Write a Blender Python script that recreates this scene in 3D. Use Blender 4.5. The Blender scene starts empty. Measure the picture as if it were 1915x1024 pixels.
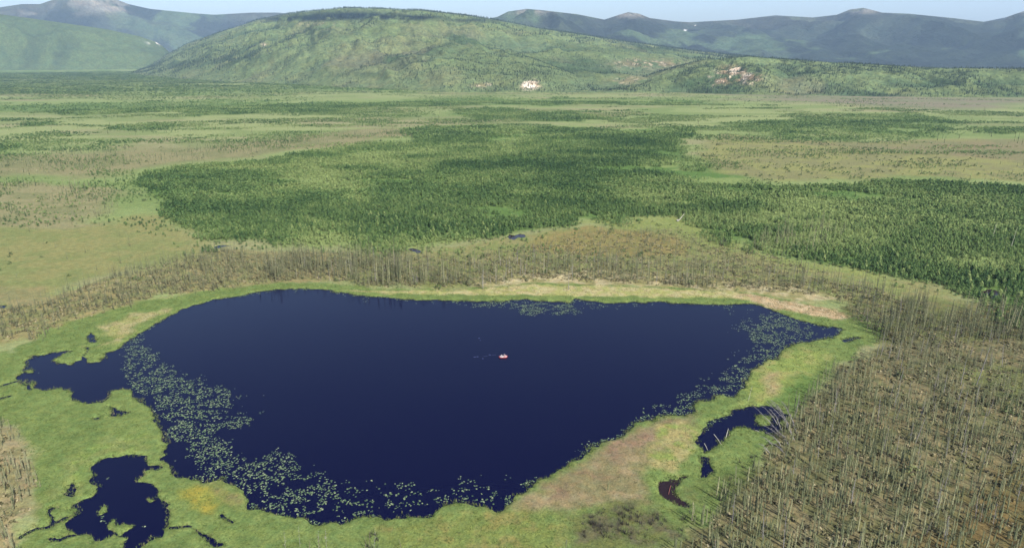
import bpy, bmesh, math, random
import numpy as np
from mathutils import Vector, Matrix, noise as mnoise
R = math.radians
random.seed(7); rng = np.random.default_rng(7)
scn = bpy.context.scene
COL = scn.collection

# ------------------------------------------------------------------ camera, sky, sun, exposure
FPX, YH, CAMH = 1248.0, 100.0, 100.0            # focal length in photo pixels, eye-level row, height of the drone
PITCH = math.atan((512 - YH) / FPX)
cam = bpy.data.objects.new('camera', bpy.data.cameras.new('camera')); COL.objects.link(cam)
cam.location = (0, 0, CAMH); cam.rotation_euler = (math.pi/2 - PITCH, 0, 0)
cam.data.sensor_width = 36; cam.data.lens = FPX / 1915 * 36
cam.data.clip_start = 1; cam.data.clip_end = 80000
scn.camera = cam
SUN_EL, SUN_AZ = R(42), R(144)                  # azimuth clockwise from +Y
w = bpy.data.worlds.new('World'); scn.world = w; w.use_nodes = True
nt = w.node_tree
sky = nt.nodes.new('ShaderNodeTexSky'); sky.sky_type = 'NISHITA'; sky.sun_disc = False
sky.sun_elevation = SUN_EL; sky.sun_rotation = SUN_AZ; sky.altitude = 500
sky.air_density = 1.0; sky.dust_density = 4.0; sky.ozone_density = 1.5
nt.links.new(sky.outputs[0], nt.nodes['Background'].inputs[0]); nt.nodes['Background'].inputs[1].default_value = 0.122
sd = bpy.data.lights.new('sun', 'SUN'); sd.energy = 5.0; sd.angle = R(0.53); sd.color = (1.0, 0.95, 0.87)
sun = bpy.data.objects.new('sun', sd); COL.objects.link(sun)
TOSUN = Vector((math.sin(SUN_AZ)*math.cos(SUN_EL), math.cos(SUN_AZ)*math.cos(SUN_EL), math.sin(SUN_EL)))
sun.rotation_euler = TOSUN.to_track_quat('Z', 'Y').to_euler(); sun.location = (0, 0, 300)
scn.view_settings.view_transform = 'Standard'; scn.view_settings.look = 'None'
scn.view_settings.exposure = 0.95; scn.view_settings.gamma = 1.0
ALB = 0.47                                       # wanted sunlit picture value -> base colour
# ------------------------------------------------------------------ helpers
CP, SP = math.cos(PITCH), math.sin(PITCH)
def ray(x, y):
    u = (np.asarray(x, float) - 957.5) / FPX; v = (512 - np.asarray(y, float)) / FPX
    return u, CP + v*SP, -SP + v*CP
def G(x, y, z=0.0):                              # a photo point carried onto the level z
    a, b, c = ray(x, y); k = (z - CAMH) / c
    return a*k, b*k
def proj(X, Y, Z=0.0):
    dz = Z - CAMH; zc = Y*CP - dz*SP; yc = Y*SP + dz*CP
    zc = np.where(np.abs(zc) < 1e-6, 1e-6, zc)
    px = 957.5 + FPX*X/zc; py = 512 - FPX*yc/zc
    return np.where(zc > 0, px, -1e5), py
def GP(pts, close=True):
    a = np.array(pts, float); X, Y = G(a[:, 0], a[:, 1]); return np.stack([X, Y], 1)
def _h(ix, iy, s):
    h = (ix.astype(np.int64)*374761393 + iy.astype(np.int64)*668265263 + s*974711) & 0xffffffff
    h = ((h ^ (h >> 13)) * 1274126177) & 0xffffffff
    return ((h ^ (h >> 16)) & 0xffffff) / float(0xffffff)
def vn(x, y, s=0):
    xi, yi = np.floor(x), np.floor(y); fx, fy = x - xi, y - yi
    fx = fx*fx*(3-2*fx); fy = fy*fy*(3-2*fy)
    a = _h(xi, yi, s); b = _h(xi+1, yi, s); c = _h(xi, yi+1, s); d = _h(xi+1, yi+1, s)
    return (a*(1-fx)+b*fx)*(1-fy) + (c*(1-fx)+d*fx)*fy
def fbm(x, y, sc, o=4, s=0, asp=1.0):            # 0..1, mean .5
    t = 0; a = 1; n = 0; x = np.asarray(x)/sc/asp; y = np.asarray(y)/sc
    for i in range(o):
        t = t + a*vn(x + 17.3*i, y - 9.1*i, s+i*31); n += a; a *= .5; x = x*2.03; y = y*2.03
    return np.clip((t/n - .5)*1.5 + .5, 0, 1)
def ss(a, b, x):
    t = np.clip((x-a)/(b-a), 0, 1); return t*t*(3-2*t)
def sdf(x, y, P, lim=60.0):                      # signed distance, + inside; -lim outside the padded box
    lim = float(lim); out = np.full(x.shape, -lim)
    lo, hi = P.min(0)-lim, P.max(0)+lim
    m = (x > lo[0]) & (x < hi[0]) & (y > lo[1]) & (y < hi[1])
    if not m.any(): return out
    X, Y = x[m], y[m]; d = np.full(X.shape, 1e18); ins = np.zeros(X.shape, bool)
    n = len(P)
    for i in range(n):
        ax, ay = P[i]; bx, by = P[(i+1) % n]; ex, ey = bx-ax, by-ay
        px, py = X-ax, Y-ay; t = np.clip((px*ex+py*ey)/(ex*ex+ey*ey+1e-9), 0, 1)
        d = np.minimum(d, (px-t*ex)**2 + (py-t*ey)**2)
        c = ((ay > Y) != (by > Y))
        if ey != 0: ins ^= c & (X < ax + (Y-ay)*ex/ey)
    out[m] = np.where(ins, 1, -1)*np.sqrt(d)
    return np.maximum(out, -lim)
def polyline_d(x, y, P, lim=15.0):
    lim = float(lim); out = np.full(x.shape, lim); lo, hi = P.min(0)-lim, P.max(0)+lim
    m = (x > lo[0]) & (x < hi[0]) & (y > lo[1]) & (y < hi[1])
    X, Y = x[m], y[m]; d = np.full(X.shape, lim*lim)
    for i in range(len(P)-1):
        ax, ay = P[i]; ex, ey = P[i+1]-P[i]
        px, py = X-ax, Y-ay; t = np.clip((px*ex+py*ey)/(ex*ex+ey*ey+1e-9), 0, 1)
        d = np.minimum(d, (px-t*ex)**2 + (py-t*ey)**2)
    out[m] = np.sqrt(d); return out
def lin(c):
    c = np.array(c, float)/255.0
    return np.where(c <= .04045, c/12.92, ((c+.055)/1.055)**2.4)
def alb(c): return lin(c)*ALB
def tag(o, label=None, cat=None, group=None, kind=None):
    for k, v in (('label', label), ('category', cat), ('group', group), ('kind', kind)):
        if v: o[k] = v
    return o
def npmesh(name, V, F, mats, mi=None, attrs=None, smooth=False):
    F = np.asarray(F, np.int32); k = F.shape[1]; me = bpy.data.meshes.new(name)
    me.vertices.add(len(V)); me.vertices.foreach_set('co', np.asarray(V, np.float32).ravel())
    me.loops.add(F.size); me.loops.foreach_set('vertex_index', F.ravel())
    me.polygons.add(len(F)); me.polygons.foreach_set('loop_start', np.arange(0, F.size, k, dtype=np.int32))
    me.polygons.foreach_set('loop_total', np.full(len(F), k, np.int32))
    if mi is not None: me.polygons.foreach_set('material_index', np.asarray(mi, np.int32))
    me.polygons.foreach_set('use_smooth', np.full(len(F), smooth, bool))
    for m in mats: me.materials.append(m)
    for an, (ty, val) in (attrs or {}).items():
        a = me.attributes.new(an, ty, 'POINT')
        a.data.foreach_set('color' if ty == 'FLOAT_COLOR' else 'value', np.asarray(val, np.float32).ravel())
    me.update(calc_edges=True); me.validate()
    return me
def link(name, me, parent=None, loc=None):
    o = bpy.data.objects.new(name, me); COL.objects.link(o)
    if parent: o.parent = parent
    if loc is not None: o.location = loc
    return o
# ------------------------------------------------------------------ materials
def newmat(name):
    m = bpy.data.materials.new(name); m.use_nodes = True
    return m, m.node_tree, m.node_tree.nodes['Principled BSDF']
def N(t, ty, **kw):
    n = t.nodes.new(ty)
    for k, v in kw.items():
        if k in ('op', 'operation'): n.operation = v
        elif k == 'inp':
            for a, b in v.items(): n.inputs[a].default_value = b
        else: setattr(n, k, v)
    return n
def mulcol(t, a, b):                              # a * b (colour, scalar or colour)
    m = N(t, 'ShaderNodeMix', data_type='RGBA', blend_type='MULTIPLY'); m.inputs[0].default_value = 1
    t.links.new(a, m.inputs[6]); t.links.new(b, m.inputs[7]); return m.outputs[2]
def maprange(t, src, a, b, c, d):
    m = N(t, 'ShaderNodeMapRange', inp={1: a, 2: b, 3: c, 4: d}); t.links.new(src, m.inputs[0]); return m.outputs[0]
def simple(name, rgb, rough=.8, spec=.2, noise=0.0, nsc=3.0, metal=0):
    m, t, b = newmat(name); c = tuple(alb(rgb)) + (1,)
    b.inputs['Roughness'].default_value = rough; b.inputs['Specular IOR Level'].default_value = spec
    b.inputs['Metallic'].default_value = metal
    if noise:
        tc = N(t, 'ShaderNodeTexCoord'); nz = N(t, 'ShaderNodeTexNoise', inp={'Scale': nsc, 'Detail': 4})
        t.links.new(tc.outputs['Object'], nz.inputs['Vector'])
        v = maprange(t, nz.outputs[0], .3, .7, 1-noise, 1+noise)
        rg = N(t, 'ShaderNodeRGB'); rg.outputs[0].default_value = c
        t.links.new(mulcol(t, rg.outputs[0], v), b.inputs[0])
    else: b.inputs[0].default_value = c
    return m
def foliage(name, dark, mid, light, attr=True, transl=.25):
    """leaf material: colour runs dark-mid-light by the per-tree 'tint' (or by object for single trees), broken up inside the crown"""
    m, t, b = newmat(name)
    if attr:
        at = N(t, 'ShaderNodeAttribute', attribute_name='tint'); src = at.outputs['Fac']
    else:
        oi = N(t, 'ShaderNodeObjectInfo'); src = oi.outputs['Random']
    geo = N(t, 'ShaderNodeNewGeometry')
    nz = N(t, 'ShaderNodeTexNoise', inp={'Scale': .9, 'Detail': 2}); t.links.new(geo.outputs['Position'], nz.inputs['Vector'])
    j = N(t, 'ShaderNodeMath', op='MULTIPLY_ADD', inp={1: .9, 2: -.45}); t.links.new(nz.outputs[0], j.inputs[0])
    s = N(t, 'ShaderNodeMath', op='ADD'); t.links.new(src, s.inputs[0]); t.links.new(j.outputs[0], s.inputs[1])
    r = N(t, 'ShaderNodeValToRGB'); e = r.color_ramp.elements
    e[0].color = tuple(alb(dark))+(1,); e[0].position = .05; e[1].color = tuple(alb(light))+(1,); e[1].position = .95
    q = e.new(.5); q.color = tuple(alb(mid))+(1,)
    t.links.new(s.outputs[0], r.inputs[0]); t.links.new(r.outputs[0], b.inputs[0])
    b.inputs['Roughness'].default_value = .75; b.inputs['Specular IOR Level'].default_value = .15
    if transl:
        tr = N(t, 'ShaderNodeBsdfTranslucent'); t.links.new(r.outputs[0], tr.inputs[0])
        mx = N(t, 'ShaderNodeMixShader', inp={0: transl}); out = t.nodes['Material Output']
        t.links.new(b.outputs[0], mx.inputs[1]); t.links.new(tr.outputs[0], mx.inputs[2]); t.links.new(mx.outputs[0], out.inputs[0])
    return m
def terrain_mat(name, scales, amps, bump=.5, bscale=1.5, bdist=.3):
    m, t, b = newmat(name)
    at = N(t, 'ShaderNodeAttribute', attribute_name='Col'); geo = N(t, 'ShaderNodeNewGeometry')
    cur = at.outputs['Color']
    for i, (s, a) in enumerate(zip(scales, amps)):
        nz = N(t, 'ShaderNodeTexNoise', inp={'Scale': 1.0/s, 'Detail': 5, 'Roughness': .65}); t.links.new(geo.outputs['Position'], nz.inputs['Vector'])
        cur = mulcol(t, cur, maprange(t, nz.outputs[0], .3, .7, 1-a, 1+a))
    # a yellow/grey drift of hue
    nz = N(t, 'ShaderNodeTexNoise', inp={'Scale': 1.0/(scales[0]*4), 'Detail': 4}); t.links.new(geo.outputs['Position'], nz.inputs['Vector'])
    r = N(t, 'ShaderNodeValToRGB'); e = r.color_ramp.elements
    e[0].position = .35; e[0].color = (.97, 1.0, .96, 1); e[1].position = .65; e[1].color = (1.1, 1.0, .88, 1)
    t.links.new(nz.outputs[0], r.inputs[0]); cur = mulcol(t, cur, r.outputs[0])
    t.links.new(cur, b.inputs[0])
    b.inputs['Roughness'].default_value = .95; b.inputs['Specular IOR Level'].default_value = .05
    nb = N(t, 'ShaderNodeTexNoise', inp={'Scale': 1.0/bscale, 'Detail': 4, 'Roughness': .7}); t.links.new(geo.outputs['Position'], nb.inputs['Vector'])
    bp = N(t, 'ShaderNodeBump', inp={'Strength': bump, 'Distance': bdist}); t.links.new(nb.outputs[0], bp.inputs['Height']); t.links.new(bp.outputs[0], b.inputs['Normal'])
    return m
M = {}
M['ground'] = terrain_mat('marsh_ground', (.5, 3.0), (.3, .2), .8, .9, .35)
M['hill'] = terrain_mat('hill_cover', (9, 34), (.42, .2), .6, 14, 5)
M['mountain'] = terrain_mat('mountain_cover', (22, 130), (.35, .3), .9, 60, 30)
M['bark'] = simple('grey_bark', (128, 120, 102), .9, .1, .25, 2)
M['dead'] = simple('weathered_dead_wood', (168, 164, 160), .85, .15, .2, 2)
M['pale_wood'] = simple('bleached_wood', (215, 212, 190), .8, .15, .12, 2)
SPR = ((80, 92, 64), (128, 136, 98), (168, 168, 128))
GRN = ((78, 114, 68), (130, 162, 94), (180, 200, 126))
M['conifer'] = foliage('hillside_conifers', (46, 64, 48), (72, 94, 64), (104, 126, 84), True, .1)
M['spruce'] = foliage('spruce_needles', *SPR, True, .1); M['spruce_i'] = foliage('spruce_needles_single', *SPR, False, .1)
M['leaf'] = foliage('willow_and_birch_leaves', *GRN, True, .35); M['leaf_i'] = foliage('birch_leaves_single', *GRN, False, .35)
SHR = ((82, 102, 62), (124, 140, 86), (160, 168, 112))
M['shrub'] = foliage('shrub_leaves', *SHR, True, .2); M['shrub_i'] = foliage('shrub_leaves_single', *SHR, False, .2)
M['sedge'] = foliage('sedge_blades', (102, 128, 66), (138, 148, 92), (178, 164, 126), True, .3)
M['greysh'] = foliage('leafless_brush', (58, 56, 52), (86, 82, 76), (120, 112, 100), True, 0)
def padmat(name, attr):
    m = foliage(name, (74, 100, 62), (110, 134, 88), (164, 178, 134), attr, .05)
    b = m.node_tree.nodes['Principled BSDF']; b.inputs['Roughness'].default_value = .38; b.inputs['Specular IOR Level'].default_value = .5
    return m
M['pad'] = padmat('lily_leaf', True); M['pad_i'] = padmat('lily_leaf_single', False)
def watermat(name, deep, bump=.02):
    m, t, b = newmat(name)
    b.inputs[0].default_value = tuple(deep)+(1,); b.inputs['Roughness'].default_value = .06
    b.inputs['IOR'].default_value = 1.33; b.inputs['Specular IOR Level'].default_value = .16
    geo = N(t, 'ShaderNodeNewGeometry'); mp = N(t, 'ShaderNodeMapping'); mp.inputs['Scale'].default_value = (.5, 1.1, 1)
    nr_ = N(t, 'ShaderNodeTexNoise', inp={'Scale': .022, 'Detail': 4, 'Roughness': .6}); t.links.new(mp.outputs[0], nr_.inputs['Vector']); t.links.new(maprange(t, nr_.outputs[0], .38, .62, .03, .2), b.inputs['Roughness'])
    nb = N(t, 'ShaderNodeTexNoise', inp={'Scale': 1.3, 'Detail': 3}); t.links.new(geo.outputs['Position'], mp.inputs[0]); t.links.new(mp.outputs[0], nb.inputs['Vector'])
    nl = N(t, 'ShaderNodeTexNoise', inp={'Scale': .03, 'Detail': 3}); t.links.new(mp.outputs[0], nl.inputs['Vector'])
    st = maprange(t, nl.outputs[0], .35, .65, bump*.3, bump*1.6)
    bp = N(t, 'ShaderNodeBump', inp={'Distance': .3}); t.links.new(st, bp.inputs['Strength'])
    t.links.new(nb.outputs[0], bp.inputs['Height']); t.links.new(bp.outputs[0], b.inputs['Normal'])
    return m
M['water'] = watermat('dark_lake_water', (.0012, .0013, .0155))
M['mudwater'] = watermat('peaty_water', (.014, .008, .010), .01)

# ------------------------------------------------------------------ the map: outlines traced from the photograph, carried to the ground
LAKE = [(262,622),(275,612),(300,598),(330,582),(365,570),(400,560),(440,553),(480,546),(520,541),(560,539),(600,540),(640,546),(680,552),(720,556),(780,560),(850,562),(900,563),(960,562),(985,559),(1010,563),(1060,565),(1080,559),(1100,563),(1150,566),(1220,564),(1300,568),(1360,570),(1390,568),(1405,566),(1430,575),(1470,590),(1510,603),(1545,610),(1570,613),(1573,622),(1560,633),(1545,634),(1520,637),(1490,645),(1470,655),(1455,668),(1425,680),(1410,690),(1395,712),(1385,728),(1370,741),(1350,742),(1320,748),(1302,755),(1305,770),(1285,778),(1255,776),(1215,784),(1190,795),(1165,815),(1135,828),(1100,842),(1070,865),(1050,880),(1015,897),(985,912),(965,925),(950,943),(930,956),(920,952),(900,942),(870,940),(840,945),(810,965),(780,970),(720,968),(670,968),(640,985),(610,978),(575,973),(550,970),(520,960),(480,950),(465,952),(468,935),(460,920),(440,908),(410,898),(370,897),(345,895),(330,885),(305,868),(300,860),(312,850),(303,838),(308,820),(303,800),(290,780),(278,762),(265,748),(250,743),(250,730),(235,726),(212,727),(205,740),(190,752),(165,755),(130,750),(135,735),(110,727),(85,730),(60,720),(30,708),(45,695),(50,680),(65,665),(90,660),(130,657),(118,662),(100,673),(110,680),(135,680),(155,672),(162,655),(155,650),(165,650),(163,665),(170,675),(190,677),(195,668),(197,660),(215,655),(222,645),(240,635)]
PONDS = [
 [(160,630),(168,622),(180,628),(178,637),(168,640)],
 [(200,757),(215,762),(240,770),(225,778),(205,777),(212,768)],
 [(174,780),(188,776),(185,783)],
 [(205,852),(240,850),(272,848),(270,862),(280,872),(300,872),(290,880),(262,884),(262,895),(285,900),(295,915),(300,935),(320,960),(322,975),(308,1000),(275,1012),(260,1024),(245,1080),(215,1080),(235,1024),(235,1005),(225,995),(200,1005),(180,1012),(160,1003),(140,1003),(128,990),(130,975),(140,965),(130,945),(150,937),(170,928),(180,905),(172,890),(170,875),(185,862)],
 [(135,903),(146,910),(141,925),(131,931),(122,928),(131,915)],
 [(88,955),(98,953),(103,972),(94,966)],
 [(355,990),(385,1003),(415,1018),(400,1023),(375,1008)],
 [(1300,830),(1315,800),(1345,780),(1370,762),(1400,757),(1450,762),(1472,775),(1462,800),(1440,812),(1420,805),(1390,800),(1365,805),(1355,820),(1330,835),(1315,848)],
 [(1310,855),(1325,860),(1330,880),(1320,893),(1307,893)],
 [(1575,636),(1595,630),(1608,632),(1590,640),(1577,640)],
 [(942,441),(950,437),(962,440),(972,436),(985,437),(988,441),(978,447),(966,445),(958,451),(948,447)],
 [(1830,543),(1860,538),(1880,548),(1862,561),(1840,558)],
 [(755,466),(768,463),(782,466),(794,471),(786,475),(774,470),(760,470)],
 [(395,463),(410,458),(438,458),(420,461),(404,465)],
 [(0,567*1.0+3),(18,570),(14,575),(-10,573)],
]
MUDPOOL = [(1228,905),(1250,895),(1287,890),(1266,905),(1265,925),(1283,941),(1265,945),(1240,932),(1226,920)]
ISLES = [[(184,952),(196,945),(206,950),(203,960),(188,963)], [(205,978),(215,969),(232,977),(258,975),(256,984),(240,992),(233,1000),(226,990),(210,985)],
 [(131,951),(142,947),(147,953),(136,958)], [(1405,785),(1418,776),(1440,778),(1444,790),(1425,795),(1410,792)], [(273,931),(280,928),(286,931),(279,935)], [(49,692),(58,688),(62,692),(55,697)]]
CHAN = [[(128,968),(90,985),(60,992),(45,1002)], [(135,1003),(105,1008),(98,1003)], [(60,726),(30,712),(0,722)], [(0,745),(18,743)], [(95,960),(102,975)], [(350,988),(330,985)], [(412,962),(435,978)]]
wlake, wponds = GP(LAKE), [GP(p) for p in PONDS]; wmud = GP(MUDPOOL)
for i_ in (10, 11, 12, 13): wponds[i_] = wponds[i_].mean(0) + (wponds[i_]-wponds[i_].mean(0))*.78
wisles = [GP(p) for p in ISLES]; wchan = [GP(c) for c in CHAN]
def water_sd(x, y):                               # + in water
    wx = x + 2.6*(fbm(x, y, 4, 4, 3)-.5); wy = y + 2.6*(fbm(x, y, 4, 4, 4)-.5)
    d = sdf(wx, wy, wlake, 40)
    for p in wponds + [wmud]: d = np.maximum(d, sdf(wx, wy, p, 40))
    for c in wchan: d = np.maximum(d, .45 - polyline_d(wx, wy, c))
    for p in wisles: d = np.minimum(d, -sdf(wx, wy, p, 40))
    return d
F1 = [(250,325),(330,312),(480,300),(600,275),(700,268),(760,262),(765,240),(860,236),(1000,238),(1150,246),(1310,240),(1270,270),(1290,300),(1350,320),(1440,345),(1560,345),(1620,337),(1740,335),(1915,345),(2080,350),(2150,640),(1915,592),(1850,565),(1790,555),(1740,530),(1640,515),(1540,495),(1450,475),(1385,465),(1370,440),(1310,445),(1300,420),(1260,405),(1200,410),(1170,420),(1100,415),(1060,430),(960,440),(900,450),(800,460),(690,470),(640,465),(560,470),(490,470),(440,455),(365,450),(360,430),(300,410),(290,390),(265,370),(250,345)]
FOREST = [(F1, 1.0),
 ([(-150,215),(60,208),(150,215),(300,212),(420,215),(560,212),(680,205),(690,195),(560,190),(420,188),(300,190),(150,195),(-150,200)], .8),
 ([(-150,150),(200,150),(330,155),(470,160),(560,168),(560,178),(420,182),(250,178),(120,180),(-150,172)], .55),
 ([(-150,126),(150,128),(270,135),(420,145),(560,150),(700,160),(830,168),(820,175),(700,172),(560,165),(400,152),(200,148),(-150,145)], .8),
 ([(680,193),(800,185),(1000,183),(1200,185),(1330,190),(1330,195),(1150,196),(1000,195),(850,198),(700,202)], .8),
 ([(840,212),(900,203),(1000,205),(1100,212),(1150,218),(1140,225),(1000,227),(900,222)], .8),
 ([(1350,232),(1450,225),(1600,215),(1700,212),(1780,222),(1760,245),(1700,258),(1600,262),(1480,262),(1420,250),(1360,240)], .6),
 ([(1500,278),(1600,283),(1700,282),(1735,285),(1700,290),(1580,288)], .8),
 ([(1830,240),(2050,234),(2050,250),(1840,248)], .8),
 ([(1270,312),(1330,310),(1360,318),(1290,320)], .8),
 ([(50,230),(110,227),(115,233),(60,235)], 1), ([(220,239),(300,236),(300,241),(230,243)], 1), ([(-100,268),(40,272),(30,290),(-100,292)], .9),
 ([(1310,430),(1340,425),(1370,440),(1350,458),(1315,450)], .9), ([(320,482),(360,472),(372,478),(345,490)], .9),
 ([(1800,560),(1860,575),(2050,590),(2050,640),(1880,600),(1810,590)], .6)]
SPRUCE = [                                        # polygon, trees per m2, size factor, tint shift
 ([(1340,960),(1400,890),(1450,810),(1490,765),(1540,720),(1600,665),(1660,650),(1780,645),(1915,625),(2250,640),(2500,1150),(1150,1150),(1290,1005)], .47, .48, 0),
 ([(1590,570),(1640,560),(1720,565),(1760,600),(1860,575),(1915,590),(2100,600),(2100,650),(1915,650),(1780,655),(1700,655),(1650,640),(1600,600)], .55, .8, -.22),
 ([(480,500),(560,480),(680,480),(760,490),(860,505),(900,535),(850,540),(730,540),(640,528),(560,525),(500,530)], .42, .88, -.02),
 ([(860,500),(1000,485),(1150,490),(1300,500),(1420,510),(1560,530),(1640,540),(1690,565),(1620,580),(1560,558),(1450,545),(1250,535),(1130,528),(1000,526),(900,535)], .28, .80, 0),
 ([(480,472),(560,468),(680,472),(860,485),(1100,440),(1260,425),(1330,450),(1450,480),(1560,515),(1400,512),(1300,500),(1150,490),(1000,485),(860,500),(680,482),(480,502)], .17, .5, 0),
 ([(-150,660),(60,636),(150,597),(300,557),(500,530),(500,480),(420,468),(360,482),(200,520),(100,560),(-150,620)], .32, .62, 0),
 ([(-300,800),(15,800),(50,850),(68,900),(60,950),(25,1010),(-50,1120),(-400,1100)], .40, .45, .3),
 ([(-150,350),(100,345),(200,350),(230,400),(150,420),(-150,430)], .05, .6, 0),
 ([(-150,300),(200,282),(400,275),(600,255),(750,240),(800,250),(600,267),(400,300),(200,315),(-150,340)], .022, .6, 0),
 ([(1660,600),(1800,595),(1810,640),(1670,640)], .06, .6, 0),
 ([(1380,470),(1450,440),(1540,425),(1580,440),(1560,470),(1470,475)], .08, 1.0, .1)]
wforest = [(GP(p), v) for p, v in FOREST]; wspruce = [(GP(p), a, b, c) for p, a, b, c in SPRUCE]
def forest_w(x, y):
    r = np.hypot(x, y); am = np.clip(r/24, 9, 80)
    wx = x + am*(fbm(x, y, 60, 4, 11)-.5); wy = y + am*2*(fbm(x, y, 60, 4, 12)-.5)
    out = np.zeros(x.shape)
    for P, v in wforest:
        f = np.clip(np.hypot(*P.mean(0))/60, 3, 30)
        out = np.maximum(out, v*ss(-f, f, sdf(wx, wy, P, 60)))
    return out
LIGHT = [([(490,335),(560,320),(640,335),(720,350),(700,372),(640,378),(560,362)], 1), ([(430,430),(520,402),(640,400),(690,430),(640,455),(500,452)], .6),
 ([(900,330),(960,315),(1060,320),(1000,345),(900,350)], .55), ([(1400,400),(1500,370),(1700,390),(1750,430),(1600,450),(1450,430)], .45), ([(700,268),(900,262),(1050,285),(900,310),(700,300)], .4),
 ([(560,300),(700,285),(760,300),(640,322)], .5)]
DARK = [([(250,330),(340,320),(480,345),(520,370),(430,410),(300,405),(262,370)], .8), ([(700,360),(900,352),(1120,380),(1290,395),(1200,412),(1060,428),(900,448),(760,450),(640,420)], .75),
 ([(1385,455),(1500,478),(1640,500),(1780,520),(1850,560),(1740,530),(1560,500),(1400,470)], .4), ([(1050,240),(1300,242),(1280,290),(1100,290)], .5), ([(820,300),(1200,300),(1300,330),(1100,350),(800,340)], .5),
 ([(1560,340),(1740,335),(2050,350),(2050,380),(1600,370)], .05)]
LIGHT.append(([(1420,365),(1560,355),(1800,370),(2000,420),(2050,520),(1800,500),(1640,480),(1480,440)], .65))
wlight = [(GP(p), v) for p, v in LIGHT]; wdark = [(GP(p), v) for p, v in DARK]
def tint_field(x, y):
    wx = x + 30*(fbm(x, y, 45, 3, 21)-.5); wy = y + 50*(fbm(x, y, 45, 3, 22)-.5)
    t = .47 + .75*(fbm(x, y, 32, 4, 23, 1.5)-.5) + .3*(fbm(x, y, 130, 3, 25, 1.5)-.5) + .25*(fbm(x, y, 7, 2, 24)-.5)
    for P, v in wlight: t = t + .34*v*ss(-14, 18, sdf(wx, wy, P, 50))
    for P, v in wdark: t = t - .34*v*ss(-14, 18, sdf(wx, wy, P, 50))
    return t
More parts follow.
